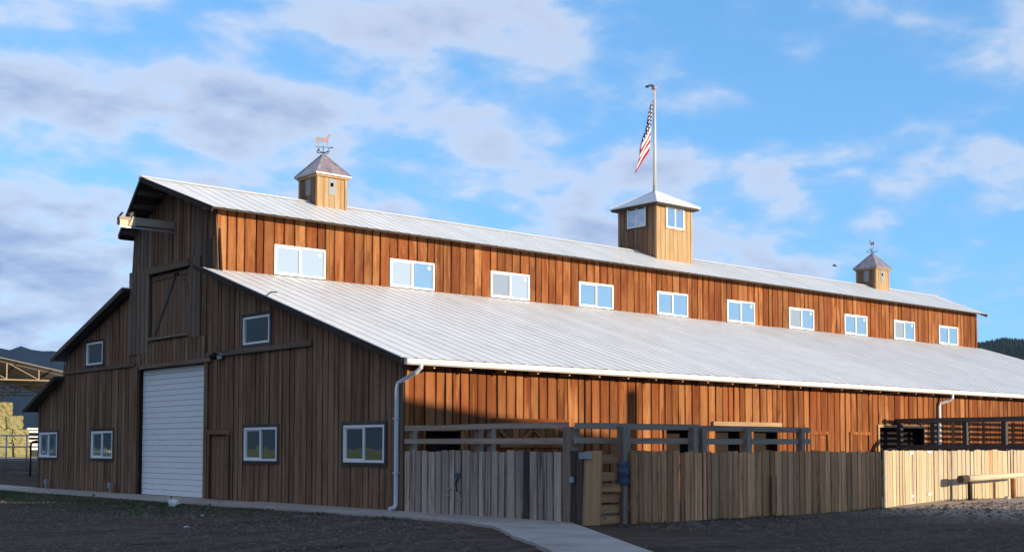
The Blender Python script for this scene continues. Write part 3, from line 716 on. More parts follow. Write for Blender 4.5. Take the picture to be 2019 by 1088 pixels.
# --- roofs: one ribbed sheet object per panel
def rib_profile(wd):
    n = 2; s = wd / n; pts = []
    for i in range(n):
        a = i * s
        pts += [(a, 0.0), (a + s - 0.060, 0.0), (a + s - 0.047, 0.016), (a + s - 0.013, 0.016)]
    pts.append((wd, 0.0)); return pts
def ribbed(par, x0, x1, pe, pr, end0=None, wd=0.914, name='roof_panel'):
    """panels laid along X from eave line pe=(y,z) to top line pr=(y,z); end0/end1(f) trims the near end"""
    n = round((x1 - x0) / wd); wd = (x1 - x0) / n; E = Vector((0, pe[0], pe[1])); T = Vector((0, pr[0], pr[1]))
    Nn = Vector((1, 0, 0)).cross(T - E).normalized()
    if Nn.z < 0: Nn = -Nn
    prof = rib_profile(wd)
    for k in range(n):
        a = x0 + k * wd; V = []; F = []; dz = random.uniform(-0.002, 0.002)
        rows = (0.0, 0.34, 0.67, 1.0)
        for f in rows:
            for (q, h) in prof: V.append(E.lerp(T, f) + Vector((a + q, 0, 0)) + Nn * (h + 0.03 + dz))
        m_ = len(prof)
        for r_i in range(3):
            for q in range(m_ - 1): F.append((r_i * m_ + q, r_i * m_ + q + 1, (r_i + 1) * m_ + q + 1, (r_i + 1) * m_ + q))
        MB().add(V, F).build(name, 'roof', par, fix=False)
def tri_panel(par, pts):
    """flat trimmed sheet at the prow"""
    MB().prism([Vector(p) for p in pts], (0, 0, 1), 0.03, 0.012).build('roof_panel', 'roof', par)
# monitor roof
dk = MB()
for s, ye in ((-1, 9.87), (1, 16.97)):
    dk.add([(-0.38, ye, ZME - 0.04), (-1.17, YRI, ZRI - 0.04), (LEN + 1.17, YRI, ZRI - 0.04), (LEN + 0.38, ye, ZME - 0.04), (-0.38, ye, ZME + 0.01), (-1.17, YRI, ZRI + 0.01), (LEN + 1.17, YRI, ZRI + 0.01), (LEN + 0.38, ye, ZME + 0.01)],
           [(0, 1, 2, 3), (7, 6, 5, 4), (0, 4, 5, 1), (1, 5, 6, 2), (2, 6, 7, 3), (3, 7, 4, 0)])
mroof = dk.build('monitor_roof', 'soffit', barn)
for ye in (9.85, 16.99):
    ribbed(mroof, -0.40, LEN + 0.40, (ye, ZME - 0.008), (YRI, ZRI))
    for X0, X1 in ((-0.40, -1.20), (LEN + 0.40, LEN + 1.20)):
        tri_panel(mroof, [(X0, ye, ZME - 0.008), (X0, YRI, ZRI), (X1, YRI, ZRI)])
        pk_ = MB().bar((X0 - 0.0, ye, ZME - 0.06), (X1, YRI, ZRI - 0.06), 0.05, 0.16).build('rake_board', 'trim', mroof)
    if ye > 12: MB().box((-0.38, ye + (0.03 if ye < 12 else -0.08), ZME - 0.15), (LEN + 0.38, ye + (0.08 if ye < 12 else -0.03), ZME - 0.045)).build('fascia', 'eave', mroof)
rc = MB(); rc.add([(-1.22, YRI - 0.20, ZRI - 0.01), (-1.22, YRI, ZRI + 0.085), (-1.22, YRI + 0.20, ZRI - 0.01), (LEN + 1.22, YRI - 0.20, ZRI - 0.01), (LEN + 1.22, YRI, ZRI + 0.085), (LEN + 1.22, YRI + 0.20, ZRI - 0.01)], [(0, 3, 4, 1), (1, 4, 5, 2), (0, 1, 2), (3, 5, 4), (0, 2, 5, 3)])
rc.build('ridge_cap', 'gutter', mroof)
for y in (10.4, 11.2, 12.0, 12.8, 14.05, 14.85, 15.65, 16.45):
    z = ZRI - abs(y - YRI) * 0.394 - 0.125; xo = -1.15 + abs(y - YRI) / 3.55 * 0.78
    MB().bar((xo, y, z), (0.3, y, z), 0.06, 0.16).build('purlin', 'gablegrey', mroof)
# near lean-to roof
dk = MB().add([(-0.42, YM0 - 0.02, ZR - 0.055), (LEN + 0.4, YM0 - 0.02, ZR - 0.055), (LEN + 0.4, -0.45, 3.88), (-0.42, -0.45, 3.88), (-0.42, YM0 - 0.02, ZR), (LEN + 0.4, YM0 - 0.02, ZR), (LEN + 0.4, -0.45, 3.93), (-0.42, -0.45, 3.93)],
    [(0, 1, 2, 3), (7, 6, 5, 4), (0, 4, 5, 1), (1, 5, 6, 2), (2, 6, 7, 3), (3, 7, 4, 0)])
lroof = dk.build('lean_to_roof', 'soffit', barn)
ribbed(lroof, -0.42, LEN + 0.42, (-0.48, 3.915), (YM0 - 0.03, ZR - 0.01))
MB().bar((-0.43, -0.45, 3.85), (-0.43, YM0 + 0.7, ZR + 0.145), 0.04, 0.15).build('rake_board', 'trim', lroof)
MB().bar((-0.44, -0.46, 3.955), (-0.44, YM0 - 0.02, ZR + 0.03), 0.06, 0.03).build('rake_flashing', 'gutter', lroof)
for k in range(40):
    x = 0.6 + k * 1.2; MB().box((x, -0.43, 3.70), (x + 0.06, 0.02, 3.84)).build('rafter_tail', 'tan', lroof)
MB().tube([(-0.44, 6.35, 5.98), (-0.46, 6.3, 6.12), (-0.40, 6.12, 6.22), (-0.28, 6.0, 6.2)], 0.02, 6).build('roof_hook', 'iron', lroof)
# far tiers on the left
for nm, (ya, za), (yb, zb) in (('tier_roof', (YM1 + 0.05, 7.33), (23.22, 5.17)), ('low_roof', (YT + 0.03, 4.46), (26.15, 3.22))):
    dk = MB().add([(-0.42, ya, za - 0.10), (LEN, ya, za - 0.10), (LEN, yb, zb - 0.10), (-0.42, yb, zb - 0.10), (-0.42, ya, za), (LEN, ya, za), (LEN, yb, zb), (-0.42, yb, zb)],
        [(0, 1, 2, 3), (7, 6, 5, 4), (0, 4, 5, 1), (1, 5, 6, 2), (2, 6, 7, 3), (3, 7, 4, 0)])
    tr = dk.build(nm, 'soffit', barn)
    MB().prism([(-0.44, ya, za + 0.005), (LEN, ya, za + 0.005), (LEN, yb + 0.03, zb), (-0.44, yb + 0.03, zb)], (0, 0, 1), 0.0, 0.03).build('roof_sheet', 'roof', tr)
    MB().bar((-0.435, ya, za - 0.07), (-0.435, yb, zb - 0.07), 0.04, 0.16).build('rake_board', 'trim', tr)

# --- gutter and downspouts
gm = MB(); prof = [(-0.46, 3.93), (-0.46, 3.79), (-0.54, 3.76), (-0.59, 3.80), (-0.60, 3.915), (-0.575, 3.915), (-0.57, 3.81), (-0.48, 3.80), (-0.48, 3.93)]
V = [(x, y, z) for x in (-0.36, LEN + 0.4) for (y, z) in prof]; n = len(prof)
gm.add(V, [(i, i + n, (i + 1) % n + n, (i + 1) % n) for i in range(n)] + [tuple(range(n)), tuple(reversed(range(n, 2 * n)))])
gm.box((-0.362, -0.60, 3.765), (-0.355, -0.46, 3.93))
gut = gm.build('gutter', 'gutter', barn)
def dspout(pts, par, wdt=0.095, dep=0.075):
    d = MB()
    for p, q in zip(pts, pts[1:]): d.bar(p, q, wdt, dep, (1, 0, 0) if abs(Vector(q)[2] - Vector(p)[2]) > 0.2 else (0, 0, 1))
    return d.build('downspout', 'dspout', par)
def pspout(pts, r, par, mat='dspout'):
    d = MB(); d.tube(pts, r, 8); o = d.build('downspout', mat, par, smooth=False); return o
ds = pspout([(0.12, -0.53, 3.80), (0.12, -0.52, 3.70), (0.06, -0.40, 3.58), (-0.09, 0.16, 3.32), (-0.10, 0.20, 3.18), (-0.10, 0.21, 1.6), (-0.10, 0.22, 0.22), (-0.14, 0.22, 0.13), (-0.30, 0.24, 0.09)], 0.062, barn)
for z in (1.0, 2.4): MB().box((-0.165, 0.13, z), (-0.03, 0.29, z + 0.03)).build('strap', 'dspout', ds)
ds2 = pspout([(25.85, -0.53, 3.80), (25.85, -0.52, 3.62), (25.80, -0.40, 3.52), (25.60, -0.14, 3.42), (25.57, -0.12, 3.30), (25.55, -0.12, 0.3)], 0.062, barn, 'gutter')
pspout([(47.6, -0.53, 3.80), (47.6, -0.14, 3.5), (47.4, -0.12, 3.3), (47.4, -0.12, 0.2)], 0.062, barn, 'gutter')

# --- hay hood beam with track and trolley
hb = MB().obox((-0.98, YRI, 9.18), (1, 0, 0.03), YU, ZU, 0.98, 0.10, 0.13).build('hood_beam', 'fgrey', barn)
MB().box((-1.97, YRI - 0.125, 8.92), (0.0, YRI - 0.06, 8.975)).build('trolley_track', 'steel', hb)
MB().obox((-1.82, YRI - 0.09, 9.07), (1, 0, 0.03), YU, ZU, 0.14, 0.05, 0.10).build('sunlit_end_block', 'log', hb)  # pale end cap; its cream tone carries the sunlight on the beam end
MB().prism([(-1.66, YRI - .15, 9.0), (-1.42, YRI - .15, 9.0), (-1.44, YRI - .15, 9.30), (-1.52, YRI - .15, 9.31)], (0, 1, 0), 0, 0.05).build('sunlit_end_block', 'log', hb)
MB().tube([(-1.98, YRI - 0.06, 9.18), (-1.94, YRI - 0.06, 9.30), (-1.84, YRI - 0.06, 9.42)], 0.035, 6).build('pulley_hook', 'iron', hb)
MB().tube([(-1.50, YRI - 0.10, 9.36), (-1.50, YRI + 0.10, 9.36)], 0.11, 12).build('pulley', 'iron', hb)

# --- cupolas and tower
def pyramid_roof(par, cx, cy, b, ze, za, mat, name='cupola_roof', flare=0.0, eave=0.05, rows=1):
    mb = MB(); ring = [(-1, -1), (1, -1), (1, 1), (-1, 1)]
    lv = [(b, ze - eave), (b, ze)] + ([(b * 0.55, ze + (za - ze) * (0.45 - flare))] if flare else []) + [(0.03, za)]
    V = [(cx + s * r, cy + t * r, z) for (r, z) in lv for (s, t) in ring]; F = [(3, 2, 1, 0)]
    for k in range(len(lv) - 1):
        for i in range(4): j = (i + 1) % 4; F.append((k * 4 + i, k * 4 + j, k * 4 + 4 + j, k * 4 + 4 + i))
    F.append(tuple(len(V) - 4 + i for i in range(4)))
    o = mb.add(V, F).build(name, mat, par)
    for (s, t) in ring:
        pts = [Vector((cx + s * r, cy + t * r, z + 0.005)) for (r, z) in lv[1:]]
        MB().tube(pts, 0.022 if b < 1 else 0.035, 6).build('hip_cap', mat if mat == 'coproof' else 'gutter', o)
    return o
def board_box(par, cx, cy, a, z0fun, z1, mats, wlo=0.2, whi=0.3, holes=None):
    for (U, N, c, mt) in (((0, 1, 0), (-1, 0, 0), (cx - a, cy), mats[0]), ((1, 0, 0), (0, -1, 0), (cx, cy - a), mats[1]), ((0, 1, 0), (1, 0, 0), (cx + a, cy), mats[0]), ((1, 0, 0), (0, 1, 0), (cx, cy + a), mats[1])):
        for (p, q) in breaks(-a, a, [], wlo, whi):
            um = (p + q) / 2; bx_ = c[0] + U[0] * um; by = c[1] + U[1] * um; z0 = z0fun(by)
            plank('board', mt, par, (bx_, by, z0), ZU, U, N, q - p - 0.008, z1 - z0, z1 - z0, 0.022, n0=random.uniform(-0.004, 0.004), wob=0.002)
rz = lambda y: ZRI - abs(y - YRI) * 0.394 - 0.12
def cupola(cx):
    a = 0.60; z0 = 10.2; z1 = 11.66
    cu = MB().box((cx - a + .01, YRI - a + .01, z0), (cx + a - .01, YRI + a - .01, z1)).build('cupola', 'back', barn)
    board_box(cu, cx, YRI, a, rz, z1, ('gable', 'tan'), 0.2, 0.28)
    for s in (-1, 1):
        for t in (-1, 1): MB().box((cx + s * a - .05, YRI + t * a - .05, rz(YRI + a)), (cx + s * a + .05, YRI + t * a + .05, z1)).build('corner_post', 'tan', cu)
    MB().box((cx - a - .10, YRI - a - .10, z1 - 0.07), (cx + a + .10, YRI + a + .10, z1 - 0.005)).build('cornice', 'tan', cu)
    pyramid_roof(cu, cx, YRI, 0.77, z1 + 0.05, 12.57, 'coproof')
    for (lo, hi, nlo, nhi) in (((cx - 0.14, YRI - a - 0.04, 10.95), (cx + 0.14, YRI - a - 0.024, 11.55), (cx - 0.07, YRI - a - .05, 11.26), (cx + 0.05, YRI - a - .042, 11.40)),
                     ((cx - a - 0.04, YRI - 0.17, 10.95), (cx - a - 0.024, YRI + 0.15, 11.55), (cx - a - .05, YRI - .10, 10.97), (cx - a - .042, YRI - .03, 11.35))):
        l = MB().box(lo, hi).build('louver', 'louver', cu); MB().box(nlo, nhi).build('louver_gap', 'hole' if lo[1] < YRI - a else 'copper', l)
    return cu
cupola(5.92); cupola(41.97)
TX, TA = 24.08, 1.17
tw = MB().box((TX - TA + .01, YRI - TA + .01, 10.0), (TX + TA - .01, YRI + TA - .01, 12.95)).build('tower', 'back', barn)
board_box(tw, TX, YRI, TA, rz, 12.95, ('gable', 'tan'), 0.24, 0.34)
for s in (-1, 1):
    for t in (-1, 1): MB().box((TX + s * TA - .05, YRI + t * TA - .05, rz(YRI + TA)), (TX + s * TA + .05, YRI + t * TA + .05, 12.95)).build('corner_post', 'tan', tw)
pyramid_roof(tw, TX, YRI, 1.5, 12.84, 13.66, 'roof', 'tower_roof')
MB().box((TX - 1.45, YRI - 1.45, 12.70), (TX + 1.45, YRI + 1.45, 12.785)).build('soffit', 'soffit', tw)
def twin(O, U, N, w, h, casing):
    O, U, N = Vector(O), Vector(U), Vector(N); Z = Vector((0, 0, 1)); f = 0.07; mb = MB(); pm = []
    def bx(mb, u0, u1, z0, z1, n0, n1): return mb.obox(O + U * (u0 + u1) / 2 + Z * (z0 + z1) / 2 + N * (n0 + n1) / 2, Z, U, N, (z1 - z0) / 2, (u1 - u0) / 2, (n1 - n0) / 2)
    bx(mb, 0, w, 0, f, 0.0, 0.06); bx(mb, 0, w, h - f, h, 0.0, 0.06); bx(mb, 0, f, f, h - f, 0.0, 0.0595); bx(mb, w - f, w, f, h - f, 0.0, 0.0595); bx(mb, w / 2 - .04, w / 2 + .04, f, h - f, 0, 0.055)
    mb.build('window_frame', 'white', tw)
    for a, b in ((f, w / 2 - .04), (w / 2 + .04, w - f)): bx(MB(), a, b, f, h - f, 0.028, 0.034).build('pane', 'glass', tw)
    cm = MB(); bx(cm, -0.06, w + 0.06, -0.07, 0, 0.02, 0.05); bx(cm, -0.06, 0, 0, h, 0.02, 0.05); bx(cm, w, w + 0.06, 0, h, 0.02, 0.05); cm.build('window_casing', casing, tw)
twin((TX - TA, 14.05, 11.82), (0, -1, 0), NX, 1.17, 0.96, 'trim'); twin((23.52, YRI - TA, 11.74), XU, NY, 1.22, 0.98, 'tan')
for dx, dy in ((TX + TA, 0),): pass

# ================================================================== THINGS ON THE BARN
pole = tag(empty('flagpole', (TX, YRI, 13.6)), 'tall slim metal flagpole on the square tower roof', 'flagpole')
MB().tube([(TX, YRI, 13.55), (TX, YRI, 16), (TX, YRI, 18.5)], 0.07, 10, radii=[0.085, 0.075, 0.06]).build('pole', 'pole', pole, smooth=True)
MB().tube([(TX, YRI, 18.46), (TX, YRI, 18.50), (TX, YRI, 18.6), (TX, YRI, 18.64)], 0.1, 10, radii=[0.06, 0.12, 0.12, 0.05]).build('pole_cap', 'copper', pole, smooth=True)
MB().tube([(TX, YRI, 18.58), (TX - 0.12, YRI + 0.02, 18.66), (TX - 0.28, YRI + 0.04, 18.64), (TX - 0.40, YRI + 0.06, 18.56), (TX - 0.50, YRI + .08, 18.56)], 0.05, 8, radii=[0.05, 0.06, 0.05, 0.06, 0.05]).build('finial', 'iron', pole, smooth=True)
MB().tube([(TX - 0.10, YRI - 0.03, 18.45), (TX - 0.11, YRI - 0.03, 16.0), (TX - 0.09, YRI - 0.03, 13.9)], 0.012, 5).build('halyard', 'pole', pole)

def flagmat():
    mt, nt, b = newmat('flag_cloth')
    uv = nt.nodes.new('ShaderNodeUVMap'); uv.uv_map = 'UVMap'
    s = nt.nodes.new('ShaderNodeSeparateXYZ'); nt.links.new(uv.outputs[0], s.inputs[0]); u, v = s.outputs[0], s.outputs[1]
    st = mathn(nt, 'GREATER_THAN', mathn(nt, 'FRACT', mathn(nt, 'MULTIPLY', v, 6.5)), 0.5)
    col = mixc(nt, st, (0.36, 0.012, 0.02), (0.74, 0.72, 0.72))
    can = mathn(nt, 'MULTIPLY', mathn(nt, 'LESS_THAN', u, 0.70), mathn(nt, 'GREATER_THAN', v, 0.4615))
    # rows of stars
    su = mathn(nt, 'SUBTRACT', mathn(nt, 'FRACT', mathn(nt, 'MULTIPLY', u, 8.0)), 0.5); sv = mathn(nt, 'SUBTRACT', mathn(nt, 'FRACT', mathn(nt, 'MULTIPLY', mathn(nt, 'SUBTRACT', v, 0.4615), 13.0)), 0.5)
    d = mathn(nt, 'SQRT', mathn(nt, 'ADD', mathn(nt, 'MULTIPLY', su, su), mathn(nt, 'MULTIPLY', sv, sv)))
    cc = mixc(nt, mathn(nt, 'LESS_THAN', d, 0.27), (0.018, 0.022, 0.11), (0.8, 0.8, 0.8))
    col = mixc(nt, can, col, cc)
    nt.links.new(col, b.inputs['Base Color']); b.inputs['Roughness'].default_value = 0.85; b.inputs['Specular IOR Level'].default_value = 0.1
    return mt
def make_flag():
    """limp flag: hoist on the halyard, fly end hanging down in pleats"""
    nu, nv = 60, 36; V = []; UV = []
    H = 1.75; F = 2.9
    for i in range(nu + 1):
        u = i / nu
        for j in range(nv + 1):
            v = j / nv   # 1 = top of hoist
            # hoist leans off the pole; stripes run down and out, then fold back behind the hanging edge
            hz_ = 17.97 - (1 - v) * 2.45; hx = -0.12 - (1 - v) * 0.26; F_ = 1.62
            x = hx - 0.60 * u * F_; zt = hz_ - 0.80 * u * F_; xb = -0.12 - (17.97 - zt) * 0.345 + 0.05 * math.sin(zt * 3.1)
            pl = 0.07 * math.sin(v * 9 + u * 2.5) * min(1, u * 3)
            if x < xb: t_ = xb - x; x = xb + t_ * 0.75; pl += 0.05 + t_ * 0.45
            x += TX
            V.append((x, YRI - 0.03 + pl, zt)); UV.append((u, v))
    Fc = [(i * (nv + 1) + j, (i + 1) * (nv + 1) + j, (i + 1) * (nv + 1) + j + 1, i * (nv + 1) + j + 1) for i in range(nu) for j in range(nv)]
    o = MB().add(V, Fc).build('flag', flagmat(), None, smooth=True, fix=False); me = o.data
    ul = me.uv_layers.new(name='UVMap')
    for lp in me.loops: ul.data[lp.index].uv = UV[lp.vertex_index]
    return tag(o, 'red, white and blue striped flag with stars hanging limp from the flagpole', 'flag')
make_flag()

HORSE = [(-.46, .62), (-.43, .70), (-.34, .735), (-.22, .72), (-.06, .69), (.10, .70), (.19, .74), (.27, .84), (.33, .93), (.36, .98), (.385, .945), (.46, .90), (.50, .83), (.47, .80), (.40, .835), (.355, .81), (.33, .70), (.31, .60), (.29, .50), (.30, .36), (.29, .22), (.31, .16), (.25, .16), (.25, .24), (.245, .36), (.215, .47), (.12, .48), (-.02, .475), (-.14, .49), (-.22, .51), (-.26, .42), (-.235, .30), (-.26, .18), (-.24, .14), (-.31, .14), (-.31, .22), (-.295, .30), (-.34, .40), (-.37, .50), (-.385, .56), (-.44, .48), (-.47, .36), (-.495, .40), (-.485, .52)]
def weathervane(cx, rot, label, letters=True):
    base = Vector((cx, YRI, 12.55)); wv = tag(empty('weathervane', base), label, 'weathervane', 'weathervanes on the cupolas')
    c, s = math.cos(rot), math.sin(rot); D = Vector((c, s, 0)); Nn = Vector((-s, c, 0)); S = 0.62
    MB().tube([base - Vector((0, 0, .05)), base + Vector((0, 0, 0.33))], 0.014, 6).build('spindle', 'iron', wv)
    MB().prism([base + D * (x * S) + Vector((0, 0, 0.22 + z * S)) for (x, z) in HORSE], Nn, -0.008, 0.016).build('horse', 'copper', wv)
    MB().bar(base + D * -0.30 + Vector((0, 0, 0.30)), base + D * 0.30 + Vector((0, 0, 0.30)), 0.012, 0.016).build('arrow', 'iron', wv)
    MB().prism([base + D * x + Vector((0, 0, z)) for x, z in ((.28, .26), (.38, .30), (.28, .34))], Nn, -0.006, 0.012).build('arrow_head', 'iron', wv)
    for k in range(4):
        d = Vector((math.cos(k * math.pi / 2 + .35), math.sin(k * math.pi / 2 + .35), 0)); e = base + d * 0.27 + Vector((0, 0, .11))
        MB().bar(base + Vector((0, 0, .09)), e, 0.022).build('arm', 'iron', wv)
        p = e; q = Vector((-d.y, d.x, 0)) * 0.035; Zv = Vector((0, 0, 1)); lt = MB()
        if k == 0: segs = [((1, 0), (-1, 0)), ((-1, 0), (-1, 3)), ((-1, 1.5), (.5, 1.5)), ((-1, 3), (1, 3))]
        elif k == 1: segs = [((-1, 0), (-1, 3)), ((-1, 3), (1, 0)), ((1, 0), (1, 3))]
        elif k == 2: segs = [((-1, 3), (-.5, 0)), ((-.5, 0), (0, 2)), ((0, 2), (.5, 0)), ((.5, 0), (1, 3))]
        else: segs = [((1, 3), (-1, 3)), ((-1, 3), (-1, 1.5)), ((-1, 1.5), (1, 1.5)), ((1, 1.5), (1, 0)), ((1, 0), (-1, 0))]
        for a, b in segs: lt.bar(p + q * a[0] + Zv * (a[1] * .035), p + q * b[0] + Zv * (b[1] * .035), 0.013)
        lt.build('letter', 'iron', wv)
weathervane(5.92, -0.45, 'copper horse weathervane on the near cupola beside the gable')
weathervane(41.97, R(49) + 0.15, 'weathervane turned edge-on atop the far cupola')

lamp = tag(empty('wall_lamp', (0, 9.6, 4.5)), 'dark barn lamp on the belt rail right of the white garage door', 'lamp')
MB().box((-0.16, 9.60, 4.46), (-0.12, 9.87, 4.62)).build('mount', 'steel', lamp)
MB().tube([(-0.14, 9.73, 4.56), (-0.30, 9.65, 4.60), (-0.42, 9.55, 4.58)], 0.025, 6).build('arm', 'iron', lamp)
MB().tube([(-0.40, 9.57, 4.62), (-0.44, 9.53, 4.58), (-0.50, 9.47, 4.50), (-0.52, 9.45, 4.48)], 0.1, 14, radii=[0.04, 0.06, 0.11, 0.115]).build('shade', 'iron', lamp, smooth=True)
for y, lb in ((23.98, 'small grey outlet box on a stub by the leftmost window'), (17.78, 'small grey outlet box on a stub beside the white garage door')):
    e = tag(empty('outlet_box', (-0.22, y, 0.03)), lb, 'outlet box', 'outlet boxes along the gable')
    MB().box((-0.28, y - 0.10, 0.20), (-0.16, y + 0.10, 0.40)).build('box', 'steel', e); MB().tube([(-0.22, y, 0.0), (-0.22, y, 0.22)], 0.03, 6).build('conduit', 'steel', e)

# ================================================================== CORRAL FENCES
def gz(x, y): return float(hmap(np.array([x]), np.array([y]))[0])
def fence_run(name, p, q, top, mats, label, wlo=0.18, whi=0.32, missing=(), zb=None, topjit=0.032, skip=()):
    p, q = Vector((*p, 0)), Vector((*q, 0)); U = (q - p); L = U.length; U.normalize(); N = Vector((U.y, -U.x, 0))
    if N.dot(Vector((-18.9, -26, 0)) - p) < 0: N = -N
    f = tag(empty(name, (p.x, p.y, 0)), label, 'fence')
    for (a, b) in breaks(0, L, [], wlo, whi):
        c = p + U * (a + b) / 2; zg = gz(c.x, c.y) + (0.0 if zb is None else zb); t = top + random.uniform(-topjit, topjit); tl = random.uniform(-0.012, 0.012)
        mt = random.choice(mats)
        plank('board', mt, f, (c.x, c.y, zg), ZU, U, N, b - a - (random.uniform(0.004, 0.03) if random.random() < 0.8 else random.uniform(0.04, 0.075)), t - zg + tl, t - zg - tl, 0.028, n0=random.uniform(0, 0.012), wob=0.006)
    for z in (0.35, 1.25):
        MB().obox(p + U * L / 2 - N * 0.05 + Vector((0, 0, z + gz(p.x, p.y))), U, ZU, N, L / 2, 0.05, 0.03).build('stringer', 'rail', f)
    return f, p, U, N, L
def post(f, x, y, top, w=0.16, mat='rail', n=None):
    s = w / 2; b = MB(); plank_mb(b, (x, y, gz(x, y) - 0.1), ZU, XU, NY, w, top + 0.1, top + 0.1, w, n0=-s, wob=0.01); return b.build('post', mat, f)
def rails(f, pts, zs, w=0.135, t=0.05, mat='rail', nm='rail'):
    for z in zs:
        for a, b in zip(pts, pts[1:]):
            a_, b_ = Vector((*a, z + random.uniform(-.01, .01))), Vector((*b, z + random.uniform(-.01, .01))); A = (b_ - a_); L = A.length; A.normalize(); N = Vector((A.y, -A.x, 0)).normalized()
            if N.dot(Vector((-18.9, -26, 0)) - a_) < 0: N = -N
            plank(nm, mat, f, a_, A, ZU, N, w, L, L, t, wob=0.008, seg=4)
fA, *_ = fence_run('board_fence', (-0.05, -0.12), (-0.05, -5.98), 1.58, ['fgrey'] * 11 + ['fdark'], 'weathered silver-grey vertical board fence joining the barn corner', 0.20, 0.34, zb=0.05)
for y in (-0.3, -2.95, -3.42): post(fA, 0.05, y, 2.16, 0.15)
post(fA, 0.0, -6.2, 2.12, 0.26)
rails(fA, [(-0.06, -0.15), (-0.06, -6.2)], (2.16, 1.82))
MB().box((-0.115, -2.42, 0.93), (-0.085, -2.22, 1.06)).build('latch_tag', 'tarp', fA)
MB().tube([(-0.10, -2.32, 0.94), (-0.15, -2.32, 0.80), (-0.13, -2.34, 0.60)], 0.022, 6).build('latch_rope', 'iron', fA)
MB().tube([(-0.10, -2.40, 0.62), (-0.16, -2.40, 0.58), (-0.15, -2.46, 0.45), (-0.10, -2.5, 0.42)], 0.02, 6).build('handle', 'copper', fA)
for y in (-1.95, -2.0): MB().box((-0.12, y - .06, 0.66 if y < -1.96 else 0.50), (-0.085, y + .06, 0.69 if y < -1.96 else 0.53)).build('hinge', 'steel', fA)
# corner with dark planks, leaning tan plank and the gap closed by stacked planks
gt = tag(empty('corral_gate', (0.2, -6.9, 0)), 'narrow gap closed with stacked planks between a tan plank and a blue-wrapped post', 'gate')
for k in range(3):
    c = Vector((-0.06 - 0.07 * k, -6.14 - 0.28 * k, 0)); plank('plank', 'fdark', gt, (c.x, c.y, 0.03), ZU, (-0.22, -0.975, 0), (-0.975, 0.22, 0), 0.27, 1.57, 1.56, 0.03)
plank('leaning_plank', 'tanboard', gt, (-0.18, -7.00, 0.02), (0.035, -0.01, 0.999), (0.86, -0.51, 0), (-0.51, -0.86, 0), 0.40, 1.57, 1.59, 0.035)
MB().obox((-0.33, -6.98, 1.50), (0.86, -0.51, 0), ZU, (-0.51, -0.86, 0), 0.14, 0.07, 0.012).build('latch_plate', 'steel', gt)
MB().obox((-0.22, -6.45, 0.98), (0.22, 0.97, 0), ZU, (-0.97, 0.22, 0), 0.08, 0.06, 0.02).build('hinge', 'steel', gt)
for z in (0.10, 0.33, 0.57, 0.80, 1.04, 1.42):
    plank('plank', random.choice(['fbrown', 'tanboard', 'fbrown']), gt, (-0.05, -6.80 + random.uniform(-.05, .05), z), XU, ZU, NY, 0.19, 0.95, 0.95, 0.04, wob=0.014, seg=4)
pw = post(gt, 0.93, -6.86, 2.14, 0.17); pw2 = post(gt, 1.12, -6.80, 2.12, 0.12)
tm = MB(); V = []; F = []; n = 12
for k in range(9):
    z = 0.86 + 0.52 * k / 8; rr = 0.135 + 0.02 * math.sin(k * 1.9) - 0.03 * (k == 8)
    for i in range(n):
        t = 2 * math.pi * i / n; V.append((0.93 + math.cos(t) * rr * (1 + .12 * math.sin(3 * t + k)), -6.86 + math.sin(t) * rr * (1 + .12 * math.cos(2 * t + k)), z))
for k in range(8):
    for i in range(n): F.append((k * n + i, k * n + (i + 1) % n, (k + 1) * n + (i + 1) % n, (k + 1) * n + i))
tag(tm.add(V, F).build('tarp_wrap', 'tarp', None, smooth=True), 'faded blue tarp wrapped round the gap post', 'tarp')
fB, *_ = fence_run('board_fence', (1.02, -6.98), (10.92, -6.90), 1.58, ['fbrown'] * 6 + ['tanboard', 'fbrown'], 'shaded brown plank fence between the blue-wrapped post and the sunlit gate', 0.13, 0.34)
for x in (3.30, 3.62, 5.27, 7.42): post(fB, x, -6.84, 2.15, 0.17)
rails(fB, [(-0.12, -6.42), (3.5, -6.78), (7.85, -6.80)], (2.135, 1.825), mat='rail')
post(fB, 10.80, -6.80, 1.5, 0.15)
plank('patch_board', 'fbrown', fB, (6.05, -7.03, 0.05), ZU, XU, NY, 0.20, 0.95, 0.95, 0.025)
# sunlit double gate set back at an angle, then the pale fence
fG, p, U, N, L = fence_run('plank_gate', (10.96, -6.92), (16.35, -5.25), 1.60, ['ftan'], 'sunlit pale plank double gate with white hinges, set at an angle', 0.22, 0.36, topjit=0.008)
fG['category'] = 'gate'
for d_, z in ((2.9, 1.45), (2.95, 0.20), (5.0, 1.48), (5.0, 0.20), (0.06, 0.82), (0.06, 0.74)):
    c = p + U * d_ + N * 0.05; MB().obox((c.x, c.y, z + 0.08), U, ZU, N, 0.22 if d_ > 1 else 0.10, 0.035, 0.006).build('hinge', 'white', fG)
c = p + U * 3.05 + N * 0.052; MB().obox((c.x, c.y, 0.85), ZU, U, N, 0.72, 0.018, 0.006).build('chain', 'steel', fG)
fC, *_ = fence_run('board_fence', (16.42, -5.22), (30.0, -4.95), 1.60, ['ftan'] * 6 + ['fbrown'], 'sunlit pale board fence behind the hitching log', 0.18, 0.36)
for x in (16.5, 19.5, 22.5): post(fC, x, -5.05, 1.5, 0.15)
# partition of rails from the barn wall out to the pale fence, seen from its shaded side
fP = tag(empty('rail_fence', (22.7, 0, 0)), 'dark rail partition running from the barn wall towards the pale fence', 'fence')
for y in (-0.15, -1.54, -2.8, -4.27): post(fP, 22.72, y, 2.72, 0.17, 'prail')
rails(fP, [(22.68, -0.05), (22.68, -5.12)], (2.70, 1.72), 0.17, 0.06, 'prail')
